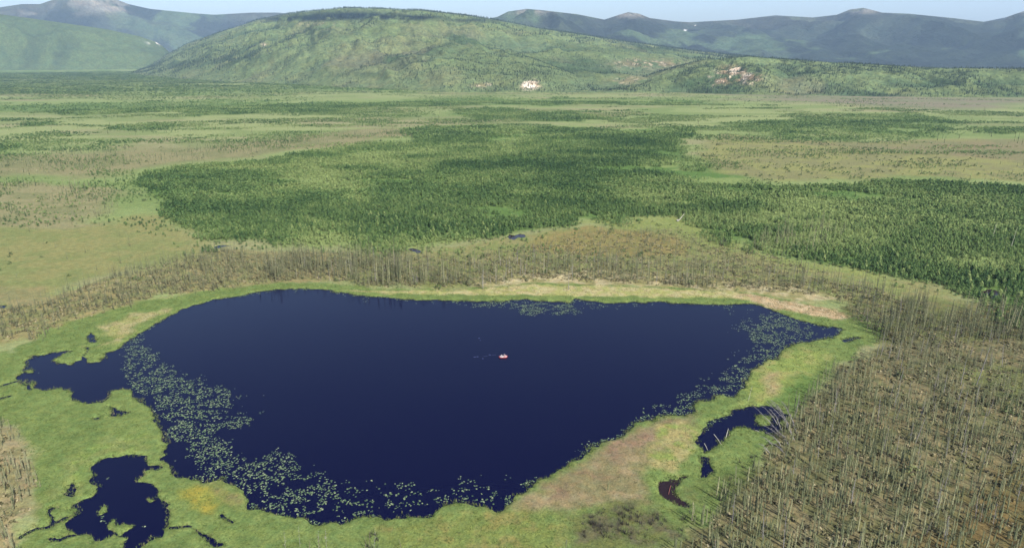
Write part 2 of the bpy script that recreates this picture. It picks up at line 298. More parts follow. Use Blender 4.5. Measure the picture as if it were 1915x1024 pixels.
# ground cover: polygon, feather m, two colours as the photo shows them in sun
GZ = [
 ([(-150,300),(200,280),(400,272),(620,250),(760,238),(860,250),(700,262),(480,295),(330,308),(200,325),(-150,350)], 20, (146,144,108), (132,136,98)),
 ([(-150,350),(100,343),(220,350),(240,395),(160,425),(-150,435)], 10, (150,148,112), (134,138,100)),
 ([(-150,430),(160,425),(300,405),(360,440),(420,470),(330,490),(200,520),(80,560),(-150,610)], 8, (144,146,98), (132,142,92)),
 ([(-150,520),(60,545),(140,560),(40,600),(-150,640)], 5, (156,148,108), (140,140,100)),
 ([(1350,250),(1480,262),(1600,268),(1750,262),(1915,260),(2080,255),(2080,345),(1740,332),(1560,340),(1440,342),(1340,315),(1300,290)], 12, (146,150,98), (136,138,98)),
 ([(1500,268),(1700,268),(1915,262),(2080,262),(2080,300),(1800,300),(1600,280)], 18, (142,136,104), (132,134,98)),
 ([(1290,172),(1500,178),(1700,180),(2080,185),(2080,200),(1700,200),(1450,196)], 60, (140,136,116), (134,138,110)),
 ([(640,480),(900,455),(1060,432),(1200,412),(1290,410),(1380,470),(1560,500),(1740,532),(1790,560),(1700,600),(1560,560),(1400,545),(1200,535),(900,538),(640,532)], 4, (144,144,100), (132,142,90)),
 ([(980,440),(1120,425),(1260,440),(1290,470),(1150,482),(1000,470)], 4, (150,140,94), (140,138,88)),
 ([(1060,425),(1290,402),(1330,430),(1450,478),(1660,520),(1640,535),(1480,495),(1340,462),(1240,430)], 7, (142,154,96), (134,148,88)),
 ([(-150,670),(60,638),(150,600),(300,560),(500,532),(640,532),(640,478),(500,470),(420,470),(340,495),(200,525),(80,565),(-150,620)], 3, (150,144,104), (134,138,94)),
 ([(1580,560),(1800,560),(2100,600),(2100,660),(1900,650),(1650,650),(1600,610)], 3, (128,126,88), (118,126,80)),
 ([(1180,1150),(1290,1000),(1400,888),(1450,805),(1490,765),(1540,722),(1600,668),(1660,648),(1780,640),(1915,640),(2400,650),(2600,1200)], 2.2, (132,126,96), (112,114,80)),
 ([(1740,1000),(1800,930),(1860,880),(1915,860),(2300,850),(2300,1100),(1800,1100)], 4, (120,108,74), (114,110,74)),
 ([(1780,690),(1915,690),(2100,700),(2100,760),(1860,760)], 3, (124,128,84), (116,124,80)),
 ([(880,518),(1100,508),(1300,518),(1500,538),(1610,570),(1450,556),(1250,543),(1130,538),(900,541)], 3, (182,174,140), (150,148,104)),
 # the green quaking mat round the lake
 ([(-80,690),(0,665),(60,640),(95,615),(150,598),(215,578),(300,561),(380,546),(480,534),(560,529),(640,532),(730,542),(850,543),(900,539),(1000,531),(1130,534),(1250,539),(1370,545),(1450,558),(1560,580),(1640,600),(1657,625),(1640,645),(1590,665),(1560,690),(1530,730),(1490,765),(1450,800),(1440,840),(1400,880),(1370,920),(1330,960),(1290,990),(1230,1040),(1100,1150),(-60,1150),(40,1010),(62,985),(72,950),(65,900),(55,850),(15,795),(-100,790)], 1.6, (122,142,84), (112,134,78)),
 ([(640,545),(760,551),(900,551),(1060,553),(1200,555),(1370,560),(1430,566),(1400,550),(1250,541),(1130,536),(1000,533),(900,541),(850,545),(740,545)], 1.2, (186,180,136), (168,172,112)),
 ([(1380,552),(1450,560),(1540,576),(1600,590),(1560,600),(1480,585),(1410,567)], 1.8, (196,178,146), (178,158,126)),
 ([(190,612),(240,590),(310,578),(300,592),(250,612),(225,640),(200,645)], 2.0, (172,166,124), (158,162,106)),
 ([(1380,760),(1400,690),(1440,668),(1500,650),(1560,655),(1540,690),(1480,740),(1420,770)], 4, (160,162,104), (138,156,88)),
 ([(1425,700),(1460,695),(1470,725),(1440,735)], 2.5, (172,158,120), (160,156,110)),
 ([(985,925),(1040,895),(1110,850),(1200,795),(1280,785),(1315,775),(1310,800),(1290,830),(1240,850),(1200,880),(1210,930),(1150,950),(1060,960),(990,950),(960,945)], 2.6, (154,142,112), (136,132,98)),
 ([(1130,835),(1200,800),(1260,800),(1230,840),(1150,860)], 2.5, (148,128,108), (142,130,104)),
 ([(1020,900),(1080,875),(1130,880),(1080,920),(1030,925)], 2.5, (138,122,100), (142,134,100)),
 ([(1240,800),(1300,790),(1290,860),(1260,880),(1230,870)], 2, (166,160,112), (140,154,88)),
 ([(345,915),(385,905),(415,925),(420,945),(395,960),(360,945)], 1.6, (158,154,74), (146,150,76)),
 ([(375,905),(415,900),(450,915),(455,940),(430,945),(405,925)], 1.6, (138,134,92), (132,142,86)),
 ([(80,870),(200,810),(300,800),(310,840),(200,845),(170,870),(170,925),(90,940)], 3, (132,146,90), (126,150,84)),
 ([(700,985),(820,965),(900,955),(1000,965),(1060,980),(1060,1060),(900,1100),(680,1100)], 3, (138,138,86), (124,140,80)),
 ([(1060,970),(1130,950),(1230,955),(1280,985),(1200,1040),(1080,1040)], 2.5, (104,104,80), (112,122,76)),
 ([(1290,900),(1370,860),(1420,870),(1380,910),(1300,980),(1250,975)], 2.5, (110,122,76), (104,124,72)),
 ([(1480,760),(1530,730),(1500,700),(1460,740),(1430,760)], 2.5, (104,132,72), (112,138,76)),
 ([(-100,800),(12,800),(48,850),(66,900),(60,950),(20,1015),(-60,1150),(-300,1100)], 1.6, (160,150,118), (144,142,104)),
]
wgz = [(GP(p), f, a, b) for p, f, a, b in GZ]
def ground_colour(x, y, sdw):
    r = np.hypot(x, y)
    n1 = fbm(x, y, 90, 5, 41, 2.0); n2 = fbm(x, y, 300, 4, 42, 1.6); n3 = fbm(x, y, 9, 3, 43)
    A, B, C = lin((150,163,112)), lin((136,156,100)), lin((156,152,120))
    k = ss(.3, .7, n2)[:, None]; c = A*(1-k) + B*k
    k = (ss(.55, .8, n1)*.7)[:, None]; c = c*(1-k) + C*k
    n4 = ss(.42, .62, fbm(x, y, 38, 5, 44, 2.2))*ss(250, 600, r)*.5; c = c*(1-n4[:, None]) + lin((112,136,80))*n4[:, None]
    # forest floor
    fw = forest_w(x, y); lt = ss(.45, .75, tint_field(x, y))[:, None]; k = (fw*.9)[:, None]; c = c*(1-k) + (lin((92,126,66))*(1-lt) + lin((132,152,94))*lt)*k
    for i, (P, f, a, b) in enumerate(wgz):
        am = max(f*1.6, 2.0)
        wx = x + am*2*(fbm(x, y, am*2.2, 4, 50+i)-.5); wy = y + am*2*(fbm(x, y, am*2.2, 4, 90+i)-.5)
        s = sdf(wx, wy, P, 60+f*2); m = s > -f*1.2
        if not m.any(): continue
        k = (ss(-f, f, s[m]))[:, None]; q = ss(.3, .7, fbm(x[m], y[m], max(3, f*1.2), 4, 130+i))[:, None]
        c[m] = c[m]*(1-k) + (lin(a)*(1-q) + lin(b)*q)*k
    # bright fresh fringe of sedge along the water, peat under it
    k = (ss(-2.2, -.6, sdw)*.5*(.4+.6*n3))[:, None]; c = c*(1-k) + lin((140,162,96))*k
    k = ss(-.05, .25, sdw)[:, None]; c = c*(1-k) + lin((34,32,24))*k
    return c*ALB, fw
BOG = [wspruce[i][0] for i in (0, 5, 6, 3)]
def ground_z(x, y, sdw):
    r = np.hypot(x, y); near = ss(600, 250, r)
    bog = np.zeros(x.shape)
    for P in BOG: bog = np.maximum(bog, ss(-1, 3, sdf(x, y, P, 20)))
    z = np.minimum(-sdw*.5, .16) + .16*ss(.3, 1.4, -sdw) + fbm(x, y, 2.2, 3, 61)*near*(.12 + .6*bog)*ss(.3, 2.5, -sdw)
    z = z + ss(500, 2500, r)*3*(fbm(x, y, 500, 3, 62)-.5)
    z = np.where(sdw > 0, -np.minimum(sdw*.5, 1.2), z)
    return z
# ------------------------------------------------------------------ ground sheet
def build_ground():
    azd = np.concatenate([np.arange(-47, 47, .12)])
    az = np.concatenate([azd, np.arange(47, 313.01, 3.5)])
    rr = [4, 20, 50, 80, 100]; q = 103.
    while q < 1500: rr.append(q); q *= 1.0030
    while q < 14000: rr.append(q); q *= 1.012
    rr = np.array(rr); az = np.radians(az)
    na, nr = len(az), len(rr)
    A, Rr = np.meshgrid(az, rr); x = (Rr*np.sin(A)).ravel(); y = (Rr*np.cos(A)).ravel()
    sdw = np.full(x.shape, -40.0); m = (Rr.ravel() < 480) & (y > 60); sdw[m] = water_sd(x[m], y[m])
    c, fw = ground_colour(x, y, sdw); z = ground_z(x, y, sdw)
    i = np.arange(nr-1)[:, None]*na; j = np.arange(na)[None, :]; j2 = (j+1) % na
    F = np.stack([(i+j), (i+na+j), (i+na+j2), (i+j2)], -1).reshape(-1, 4)[:, ::-1]
    V = np.stack([x, y, z], 1); V = np.vstack([V, [[0, 0, 0]]]); c = np.vstack([c, c[:1]])
    me = npmesh('ground', V, F, [M['ground']], attrs={'Col': ('FLOAT_COLOR', np.hstack([c, np.ones((len(c), 1))]))}, smooth=True)
    # close the middle
    fan = bmesh.new(); fan.from_mesh(me); fan.verts.ensure_lookup_table()
    cv = fan.verts[len(V)-1]
    for k in range(na): fan.faces.new((fan.verts[(k+1) % na], fan.verts[k], cv))
    fan.normal_update(); fan.to_mesh(me); fan.free()
    return tag(link('ground', me), kind='structure')
ground = build_ground()
def sheet(name, P, z, mat):
    bm = bmesh.new(); bm.faces.new([bm.verts.new((a, b, z)) for a, b in P]); bmesh.ops.recalc_face_normals(bm, faces=bm.faces[:])
    if bm.faces[:][0].normal.z < 0: bmesh.ops.reverse_faces(bm, faces=bm.faces[:])
    me = bpy.data.meshes.new(name); bm.to_mesh(me); bm.free(); me.materials.append(mat); return link(name, me)
tag(sheet('lake_water', [(-330, 105), (330, 105), (330, 480), (-330, 480)], 0, M['water']), kind='structure')
for q_ in (wponds[10], wponds[11], wponds[12]):
    cm = q_.mean(0); tag(sheet('peaty_pool_water', [tuple(cm + (p-cm)*1.25) for p in q_], .004, M['mudwater']), kind='structure')
cm = wmud.mean(0); tag(sheet('peaty_pool_water', [tuple(cm + (p-cm)*1.12) for p in wmud], .004, M['mudwater']), kind='structure')

# ------------------------------------------------------------------ hills and mountains
def crest_interp(pts, D, az):
    a = np.array(pts, float); u, v, ww = ray(a[:, 0], a[:, 1]); h = np.hypot(u, v)
    A = np.arctan2(u, v); k = np.interp(az, A, ww/h); Dc = np.interp(az, A, np.interp(a[:, 0], *zip(*D)))
    return Dc, CAMH + Dc*k
def foot_interp(pts, az):
    a = np.array(pts, float); X, Y = G(a[:, 0], a[:, 1]); return np.interp(az, np.arctan2(X, Y), np.hypot(X, Y))
def gauss(px, py, cx, cy, sx, sy): return np.exp(-((px-cx)/sx)**2 - ((py-cy)/sy)**2)
HSURF = {}
def hill(name, crest, D, foot, azr, daz, rows, mat, colf, spur=.18, ssz=(420, 700), pw=1.0, seed=0, back=1.9):
    az = np.radians(np.arange(azr[0], azr[1], daz)); Dc, Zc = crest_interp(crest, D, az); Df = foot_interp(foot, az)
    Df = np.minimum(Df, Dc*.92)
    t = np.concatenate([np.linspace(-.03, 1, rows), [1.005, 1.015], np.linspace(1.03, back, 14)])[:, None]
    r = Df + (Dc-Df)*t; x = r*np.sin(az); y = r*np.cos(az)
    tt = np.clip(t, 0, 1); sh = (tt**pw)*(1-.25*tt) / .75
    sh = np.where(tt < .25, sh*ss(-.12, .25, tt), sh)
    rd = 1 - np.abs(2*fbm(x, y, ssz[0], 5, 200+seed, ssz[1]/ssz[0])-1)
    rd2 = 1 - np.abs(2*fbm(x + y*.35, y*.45, ssz[0]*.35, 4, 230+seed)-1)
    env = np.sin(np.pi*np.clip(tt, 0, 1)**.8)**.8
    z = Zc*sh/np.maximum(sh[rows-1], 1e-3) + np.maximum(Zc, 60)*env*(spur*2*(rd-.6) + spur*.8*(rd2-.6))
    z = np.where(t > 1, Zc*(1-.55*(t-1)/(back-1)) - 30*ss(1.0, 1.35, t), z)
    z = z - 25*ss(.02, -.03, t)
    # never let a spur stand above the skyline traced for the crest
    lim = CAMH + (Zc-CAMH)/Dc*r; z = np.where(t < 1, np.minimum(z, lim - 2 + 2*tt), z)
    nr, na = z.shape
    i = np.arange(nr-1)[:, None]*na; j = np.arange(na-1)[None, :]
    F = np.stack([i+j, i+j+1, i+na+j+1, i+na+j], -1).reshape(-1, 4)
    px, py = proj(x, y, z)
    gz = np.gradient(z, axis=0)/np.gradient(r, axis=0)
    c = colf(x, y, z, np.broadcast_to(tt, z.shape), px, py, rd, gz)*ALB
    V = np.stack([x, y, z], -1).reshape(-1, 3)
    me = npmesh(name, V, F, [mat], attrs={'Col': ('FLOAT_COLOR', np.concatenate([c, np.ones(c.shape[:-1]+(1,))], -1))}, smooth=True)
    o = tag(link(name, me), kind='structure'); HSURF.setdefault(name, []).append((x, y, z, rows, o))
    return o
def mixc(c, col, k): return c*(1-k[..., None]) + lin(col)*k[..., None]
def col_green(x, y, z, t, px, py, rd, gz):
    c = np.broadcast_to(lin((102,122,90)), x.shape+(3,)).copy()
    c = mixc(c, (86,107,76), ss(.35, .65, fbm(x, y, 260, 4, 301)))
    c = mixc(c, (124,124,98), .6*ss(.52, .75, fbm(x, y, 180, 4, 302)))
    c = mixc(c, (124,140,94), .5*ss(.55, .8, rd))
    c = mixc(c, (74,96,64), .85*ss(.56, .72, fbm(x, y, 150, 5, 303, .7))*ss(.9, .3, rd))
    forest_and_shade = np.clip(1.1*gauss(px,py,430,105,60,18)+.9*gauss(px,py,815,78,42,14)+.8*gauss(px,py,600,60,60,12)+.9*gauss(px,py,330,118,60,9)+gauss(px,py,1240,88,110,9)+.7*gauss(px,py,700,140,80,8)+1.2*gauss(px,py,660,29,80,7)+.9*gauss(px,py,790,34,50,4)+.9*gauss(px,py,560,33,50,5)+.7*gauss(px,py,900,40,60,3),0,1)  # forest patches, plus crest terms that paint in cloud shadow
    c = mixc(c, (66,86,62), forest_and_shade*ss(.38, .62, fbm(x, y, 90, 4, 304)))
    cloud_shade = np.clip(1.3*gauss(px,py,655,30,90,8)+1.1*gauss(px,py,770,33,50,4)+1.2*gauss(px,py,545,36,60,4)+.8*gauss(px,py,880,38,50,3),0,1)
    c = mixc(c, (30,46,50), cloud_shade*ss(.15, .4, fbm(x, y, 90, 4, 308)))  # cloud shadow along the crest, darkened straight into the vertex colour
    rock = np.clip(1.2*gauss(px,py,992,159,16,8)+1.5*gauss(px,py,1372,134,22,9)+1.3*gauss(px,py,1400,147,22,8)+1.0*gauss(px,py,1345,150,20,8)+.45*gauss(px,py,1190,120,45,8)+.4*gauss(px,py,1255,118,25,7)+.45*gauss(px,py,1175,150,30,8)+.45*gauss(px,py,495,84,7,3)+.2*gauss(px,py,590,45,40,3)+.45*gauss(px,py,905,160,20,4),0,1.4)
    c = mixc(c, (168,142,118), np.clip(rock*1.3, 0, 1)*.75*ss(.3,.6,fbm(x,y,30,3,307)))
    c = mixc(c, (250,232,214), ss(.62, .8, fbm(x, y, 16, 4, 305))*np.clip(rock*1.2, 0, 1))
    c = mixc(c, (255,240,228), np.clip(1.5*gauss(px,py,990,160,11,6)+1.2*gauss(px,py,1371,134,6,5)+1.1*gauss(px,py,1400,141,8,3)+gauss(px,py,1392,150,5,5),0,1)*ss(.4,.58,fbm(x,y,9,3,306)))
    return c
def col_mtn(x, y, z, t, px, py, rd, gz):
    c = np.broadcast_to(lin((62,74,62)), x.shape+(3,)).copy()
    c = mixc(c, (82,102,72), .9*ss(.5, .66, fbm(x, y, 520, 6, 311)))
    c = mixc(c, (40,50,44), .9*ss(.48, .6, fbm(x, y, 380, 6, 312)))
    c = mixc(c, (88,90,78), .6*ss(.55, .8, rd)*ss(.4, .8, t))
    top = np.clip(gauss(px,py,185,0,70,16)+.8*gauss(px,py,210,17,30,6)+gauss(px,py,1612,20,30,6)+gauss(px,py,1175,27,35,6)+.9*gauss(px,py,990,22,40,5)+gauss(px,py,1915,26,40,8)+.5*gauss(px,py,60,25,90,6),0,1)
    c = mixc(c, (150,146,138), top*ss(.3,.6,fbm(x,y,120,4,314))*.95)
    snow = np.clip(gauss(px,py,1281,57,4,1.5)+.8*gauss(px,py,1300,48,2.5,1.3),0,1)
    c = mixc(c, (250,252,255), ss(.35,.7,snow))
    return c
def col_left(x, y, z, t, px, py, rd, gz):
    c = np.broadcast_to(lin((92,112,76)), x.shape+(3,)).copy()
    c = mixc(c, (84,104,72), .9*ss(.4, .65, fbm(x, y, 350, 5, 321)))
    c = mixc(c, (70,88,64), .8*ss(.5, .7, fbm(x, y, 200, 5, 322))*ss(.7, .2, t))
    w1 = np.clip(gauss(px,py,293,80,14,4.0),0,1)
    return mixc(c, (250,248,245), w1*ss(.45,.6,fbm(x,y,40,3,323)))
hill('mountain', [(-700,40),(-300,30),(0,14),(40,8),(75,8),(110,-4),(160,-12),(200,-8),(240,8),(280,17),(360,25),(400,28),(470,24),(520,24),(700,40),(900,60)], [(-700,9000),(900,9000)],
     [(-700,112),(900,112)], (-58, 8), .09, 170, M['mountain'], col_mtn, .22, (1500, 2200), 1.0, 5, 1.3)
hill('mountain', [(700,80),(850,48),(900,38),(930,32),(950,22),(985,17),(1010,19),(1080,27),(1130,37),(1155,29),(1175,23),(1195,26),(1215,34),(1260,40),(1290,42),(1380,37),(1450,29),(1520,33),(1565,28),(1590,18),(1615,15),(1650,24),(1700,26),(1780,34),(1840,41),(1880,33),(1915,21),(2000,10),(2200,25),(2600,40)], [(700,8200),(2600,8200)],
     [(700,137),(2600,137)], (-14, 60), .09, 170, M['mountain'], col_mtn, .26, (1300, 1900), .95, 9, 1.3)
hill('hill', [(-700,60),(-200,10),(0,27),(60,35),(130,45),(200,55),(260,68),(290,78),(306,88),(330,110),(360,128)], [(-700,6300),(360,5600)],
     [(-700,128),(360,131)], (-58, -21.5), .08, 150, M['hill'], col_left, .16, (700, 1100), .9, 13)
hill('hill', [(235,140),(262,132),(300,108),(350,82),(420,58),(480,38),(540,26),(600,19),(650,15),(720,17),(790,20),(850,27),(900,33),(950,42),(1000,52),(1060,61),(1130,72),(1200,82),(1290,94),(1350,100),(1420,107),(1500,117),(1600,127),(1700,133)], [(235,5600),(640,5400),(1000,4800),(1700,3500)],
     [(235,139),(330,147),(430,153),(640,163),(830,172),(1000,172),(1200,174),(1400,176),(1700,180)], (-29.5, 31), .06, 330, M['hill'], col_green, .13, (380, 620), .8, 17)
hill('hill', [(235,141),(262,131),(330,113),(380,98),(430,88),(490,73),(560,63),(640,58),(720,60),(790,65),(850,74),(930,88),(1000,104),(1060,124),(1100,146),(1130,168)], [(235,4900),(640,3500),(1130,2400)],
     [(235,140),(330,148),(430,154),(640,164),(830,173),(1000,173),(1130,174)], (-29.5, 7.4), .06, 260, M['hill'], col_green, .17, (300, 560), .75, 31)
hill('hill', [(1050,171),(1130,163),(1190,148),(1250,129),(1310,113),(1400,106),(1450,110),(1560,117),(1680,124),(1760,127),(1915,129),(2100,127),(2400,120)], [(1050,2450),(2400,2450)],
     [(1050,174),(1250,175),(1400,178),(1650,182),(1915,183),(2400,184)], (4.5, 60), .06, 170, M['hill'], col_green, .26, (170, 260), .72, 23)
# white scree in the valley on the left, lying on the hill flank
# ------------------------------------------------------------------ low-level plant shapes
def tri_cloud(n, size, shape, seed, asp=1.6, updn=.35):
    g = np.random.default_rng(seed); V = []; F = []
    for i in range(n):
        p = shape(g); q_ = math.hypot(p[0], p[1])+1e-6; nn = g.normal(size=3)*.42 + np.array((p[0]/q_*.7, p[1]/q_*.7, .65)); nn /= np.linalg.norm(nn)
        a = g.normal(size=3); a -= nn*a.dot(nn); a /= np.linalg.norm(a); b = np.cross(nn, a)
        s = size*(.6+.8*g.random()); k = len(V)
        V += [p+a*s*asp*.5, p+b*s*.5, p-a*s*asp*.5, p-b*s*.5]; F += [(k, k+1, k+2), (k, k+2, k+3)]
    return np.array(V), np.array(F)
def cone(r0, r1, z0, z1, n=4, bend=0.0):
    V = []; F = []
    for i, (r, z) in enumerate(((r0, z0), (r1, z1))):
        for k in range(n): a = 2*math.pi*k/n; V.append((r*math.cos(a)+bend*i, r*math.sin(a), z))
    for k in range(n): a, b = k, (k+1) % n; F += [(a, b, b+n), (a, b+n, a+n)]
    return np.array(V), np.array(F)
def spruce_crown(whorls, per, seed, H=7.0, wide=.35, tri=False):
    g = np.random.default_rng(seed); V = []; F = []; z0 = .7+g.random()*.8
    lean = g.normal(size=2)*.02
    for i in range(whorls):
        u = (i+g.random()*.6)/whorls; z = z0 + (H-z0)*u
        prof = (1-u)**.75*(.75+.25*math.sin(u*9+seed)) + (.25 if .78 < u < .93 else 0)   # club-shaped top
        if g.random() < .12: prof *= .3
        a0 = g.random()*7
        for k in range(per):
            a = a0 + 2*math.pi*k/per + g.normal()*.3; L = wide*prof*(.55+.7*g.random())+.06; dr = -.35*L*(1-u) + .12*L
            c, s = math.cos(a), math.sin(a); wd = .13 + .22*L + (H/whorls)*.12; n = len(V)
            bx, by = lean*z
            V += [(bx, by, z+.05), (bx+c*L*.6-s*wd, by+s*L*.6+c*wd, z+dr*.5-.04), (bx+c*L, by+s*L, z+dr), (bx+c*L*.6+s*wd, by+s*L*.6-c*wd, z+dr*.5-.1)]
            F += [(n, n+1, n+2), (n, n+2, n+3)]
    return np.array(V), np.array(F)
def spruce_far(seed, H=7.0, tiers=3, n=4, wide=.46):
    g = np.random.default_rng(seed); V = []; F = []
    for t in range(tiers):
        za = H*(.1+.3*t)*.95; zb = min(H, za + H*.48); r = wide*(1-.26*t); k = len(V)
        V.append((g.normal()*.05, g.normal()*.05, zb))
        for j in range(n): a = 2*math.pi*(j+g.random()*.6)/n; q = r*(.6+.8*g.random()); V.append((q*math.cos(a), q*math.sin(a), za+g.random()*.5))
        for j in range(n): F.append((k, k+1+j, k+1+(j+1) % n))
    return np.array(V), np.array(F)
def birch_crown(n, size, seed, H=6.0, W=1.15, point=.7):
    def shape(g):
        u = g.random()**.8; z = H*(.16 + .84*u); prof = (math.sin(min(1, (u+.12)*1.6)*math.pi/2))*(1-u)**point + .05
        a = g.random()*2*math.pi; q = W*prof*(.45+.65*g.random()**.5)*(1+.3*math.sin(a*3+seed+u*5))
        return np.array((q*math.cos(a), q*math.sin(a), z))
    return tri_cloud(n, size, shape, seed)
def bush_crown(n, size, seed, H=1.6, W=1.3):
    def shape(g):
        a = g.random()*2*math.pi; u = g.random(); q = W*math.sqrt(1-u*u*.9)*(.3+.7*g.random()**.5)*(1+.25*math.sin(2*a+seed))
        return np.array((q*math.cos(a), q*math.sin(a), H*(.08+.9*u*(.7+.3*g.random()))))
    return tri_cloud(n, size, shape, seed)
def bare_branches(n, seed, H=7.0, L=.55):
    g = np.random.default_rng(seed); V, F = cone(.09, .02, -.2, H, 5); V = list(map(tuple, V)); F = list(map(tuple, F))
    for i in range(n):
        z = H*(.15+.8*g.random()); a = g.random()*7; l = L*(1.15-z/H)*(.5+g.random()); c, s = math.cos(a), math.sin(a); k = len(V); t = .025
        V += [(0, 0, z+t), (0, 0, z-t), (c*l, s*l, z-.15*l+.1*g.normal()), (-s*t, c*t, z)]; F += [(k, k+1, k+2), (k, k+2, k+3), (k+1, k+3, k+2)]
    return np.array(V), np.array(F)
def join(parts):                                   # [(V,F,matindex)]
    V = []; F = []; mi = []; o = 0
    for v, f, m in parts: V.append(v); F.append(np.asarray(f)+o); mi += [m]*len(f); o += len(v)
    return np.vstack(V), np.vstack(F), np.array(mi)
def scatter(name, protos, x, y, z, sc, wsc, tint, mats, label=None, cat=None, group=None, kind='stuff', tilt=0.0, flat=False):
    """one mesh of many plants; protos are (V, F, matindex)"""
    g = np.random.default_rng(len(x)); pi = g.integers(0, len(protos), len(x)); a = g.random(len(x))*2*np.pi
    tx = g.normal(size=len(x))*tilt; ty = g.normal(size=len(x))*tilt
    VV = []; FF = []; MM = []; TT = []; off = 0
    for p, (V, F, mi) in enumerate(protos):
        I = np.where(pi == p)[0]
        if not len(I): continue
        c, s = np.cos(a[I])[:, None], np.sin(a[I])[:, None]
        vx = V[None, :, 0]*wsc[I][:, None]; vy = V[None, :, 1]*wsc[I][:, None]; vz = V[None, :, 2]*sc[I][:, None]
        wx = vx*c - vy*s; wy = vx*s + vy*c
        if flat: wz = vz + wx*tx[I][:, None] + wy*ty[I][:, None]
        else: wz = vz; wx = wx + vz*tx[I][:, None]; wy = wy + vz*ty[I][:, None]
        W = np.stack([wx + x[I][:, None], wy + y[I][:, None], wz + z[I][:, None]], -1).reshape(-1, 3)
        VV.append(W); n = len(V)
        FF.append((F[None] + (np.arange(len(I))*n)[:, None, None]).reshape(-1, 3) + off); off += len(W)
        MM.append(np.tile(mi, len(I))); TT.append(np.repeat(tint[I], n))
    if not VV: return None
    me = npmesh(name, np.vstack(VV), np.vstack(FF), mats, np.concatenate(MM), {'tint': ('FLOAT', np.concatenate(TT))})
    o = link(name, me); return tag(o, label, cat, group, kind)
# candidate points with density per m2 on a jittered grid inside the view wedge
def points(dens_f, r0, r1, dmax, seed, azl=46):
    g = np.random.default_rng(seed); A = math.radians(azl)
    n = int(dmax*(r1*r1-r0*r0)*A); r = np.sqrt(r0*r0 + g.random(n)*(r1*r1-r0*r0)); a = (g.random(n)*2-1)*A
    x, y = r*np.sin(a), r*np.cos(a); d = dens_f(x, y)
    k = g.random(n) < d/dmax; return x[k], y[k]
def inview(x, y, h=0): px, py = proj(x, y, h); return (px > -5) & (px < 1920) & (py > -5) & (py < 1022)
def gz_at(x, y):
    s = water_sd(x, y); return ground_z(x, y, s), s

# ---- black spruce of the bogs
def spruce_d(x, y):
    d = np.zeros(x.shape); sz = np.ones(x.shape)*.7; ts = np.zeros(x.shape)
    wx = x + 10*(fbm(x, y, 14, 3, 71)-.5); wy = y + 10*(fbm(x, y, 14, 3, 72)-.5)
    for P, a, b, c in wspruce:
        f = np.clip(np.hypot(*P.mean(0))/120, 1.0, 10); k = ss(-f, f*.6, sdf(wx, wy, P, 40))*a
        m = k > d; d = np.where(m, k, d); sz = np.where(m, b, sz); ts = np.where(m, c, ts)
    return d, sz, ts
def spruce_dens(x, y):
    d, _, _ = spruce_d(x, y); cl = fbm(x, y, 12, 3, 73)
    return d*(.45+.55*ss(.22, .6, cl)) + .0012
def far_sp(x, y):
    d, _, _ = spruce_d(x, y); return d*ss(.2, .6, fbm(x, y, 30, 3, 74)) + .0016*ss(.35, .6, fbm(x, y, 160, 3, 75)) 
x1, y1 = points(spruce_dens, 100, 420, .8, 1, 47)
x2, y2 = points(far_sp, 420, 1500, .12, 2, 44)
x, y = np.concatenate([x1, x2]), np.concatenate([y1, y2])
z, s = gz_at(x, y); d, sz, ts = spruce_d(x, y)
k = (s < -1.0) & ~((s > -9) & (d < .05)) & ~((forest_w(x, y) > .5) & (d < .02)); x, y, z, sz, ts = x[k], y[k], z[k], sz[k], ts[k]
hh = np.clip(rng.lognormal(-.14, .44, len(x)), .25, 1.9)*sz*1.02; r = np.hypot(x, y)
brown = ss(.6, .8, fbm(x, y, 10, 2, 76))
tint = np.clip(.5 + rng.normal(size=len(x))*.2 + ts + .15*(fbm(x, y, 20, 3, 77)-.5), 0, 1)
SP_near = [join([cone(.075, .02, -.2, 6.9, 5)+(0,), spruce_crown(24, 5, s_)+(1,)]) for s_ in range(6)]
SP_mid = [join([cone(.08, .02, -.2, 6.6, 3)+(0,), spruce_crown(11, 4, s_+20, wide=.46)+(1,)]) for s_ in range(6)]
SP_far = [join([spruce_far(s_+40)+(1,)]) for s_ in range(4)]
ws = hh*.5 + .33
app = hh/r*inview(x, y); order = np.argsort(-app); ind = order[:300]; rest = np.ones(len(x), bool); rest[ind] = False
def individuals(name, parts_list, idx, labf, cat, x, y, z, hs, wss):
    """parts_list: for each variant {part name: mesh}; a thing is an Empty with one child per part, copied without operators"""
    protos = []
    for v, parts in enumerate(parts_list):
        e = bpy.data.objects.new(name, None); ch = [bpy.data.objects.new(pn, me) for pn, me in parts]
        protos.append((e, ch))
    used = [False]*len(protos)
    for n, i in enumerate(idx):
        v = random.randrange(len(protos)); e, ch = protos[v]
        if used[v]: e2 = e.copy(); ch2 = [c.copy() for c in ch]
        else: e2, ch2 = e, ch; used[v] = True
        e2.empty_display_size = .3
        COL.objects.link(e2); e2.location = (x[i], y[i], z[i]); e2.rotation_euler = (random.gauss(0, .035), random.gauss(0, .035), random.random()*6.28)
        e2.scale = (wss[i], wss[i], hs[i])
        for c in ch2: COL.objects.link(c); c.parent = e2
        lb, gr = labf(i); tag(e2, lb, cat, gr)
def pm(name, vf, mat): return npmesh(name, vf[0], vf[1], [mat])
spv = [[('trunk', pm('trunk', cone(.075, .02, -.2, 6.9, 6), M['bark'])), ('crown', pm('crown', spruce_crown(26, 5, s_), M['spruce_i']))] for s_ in range(6)]
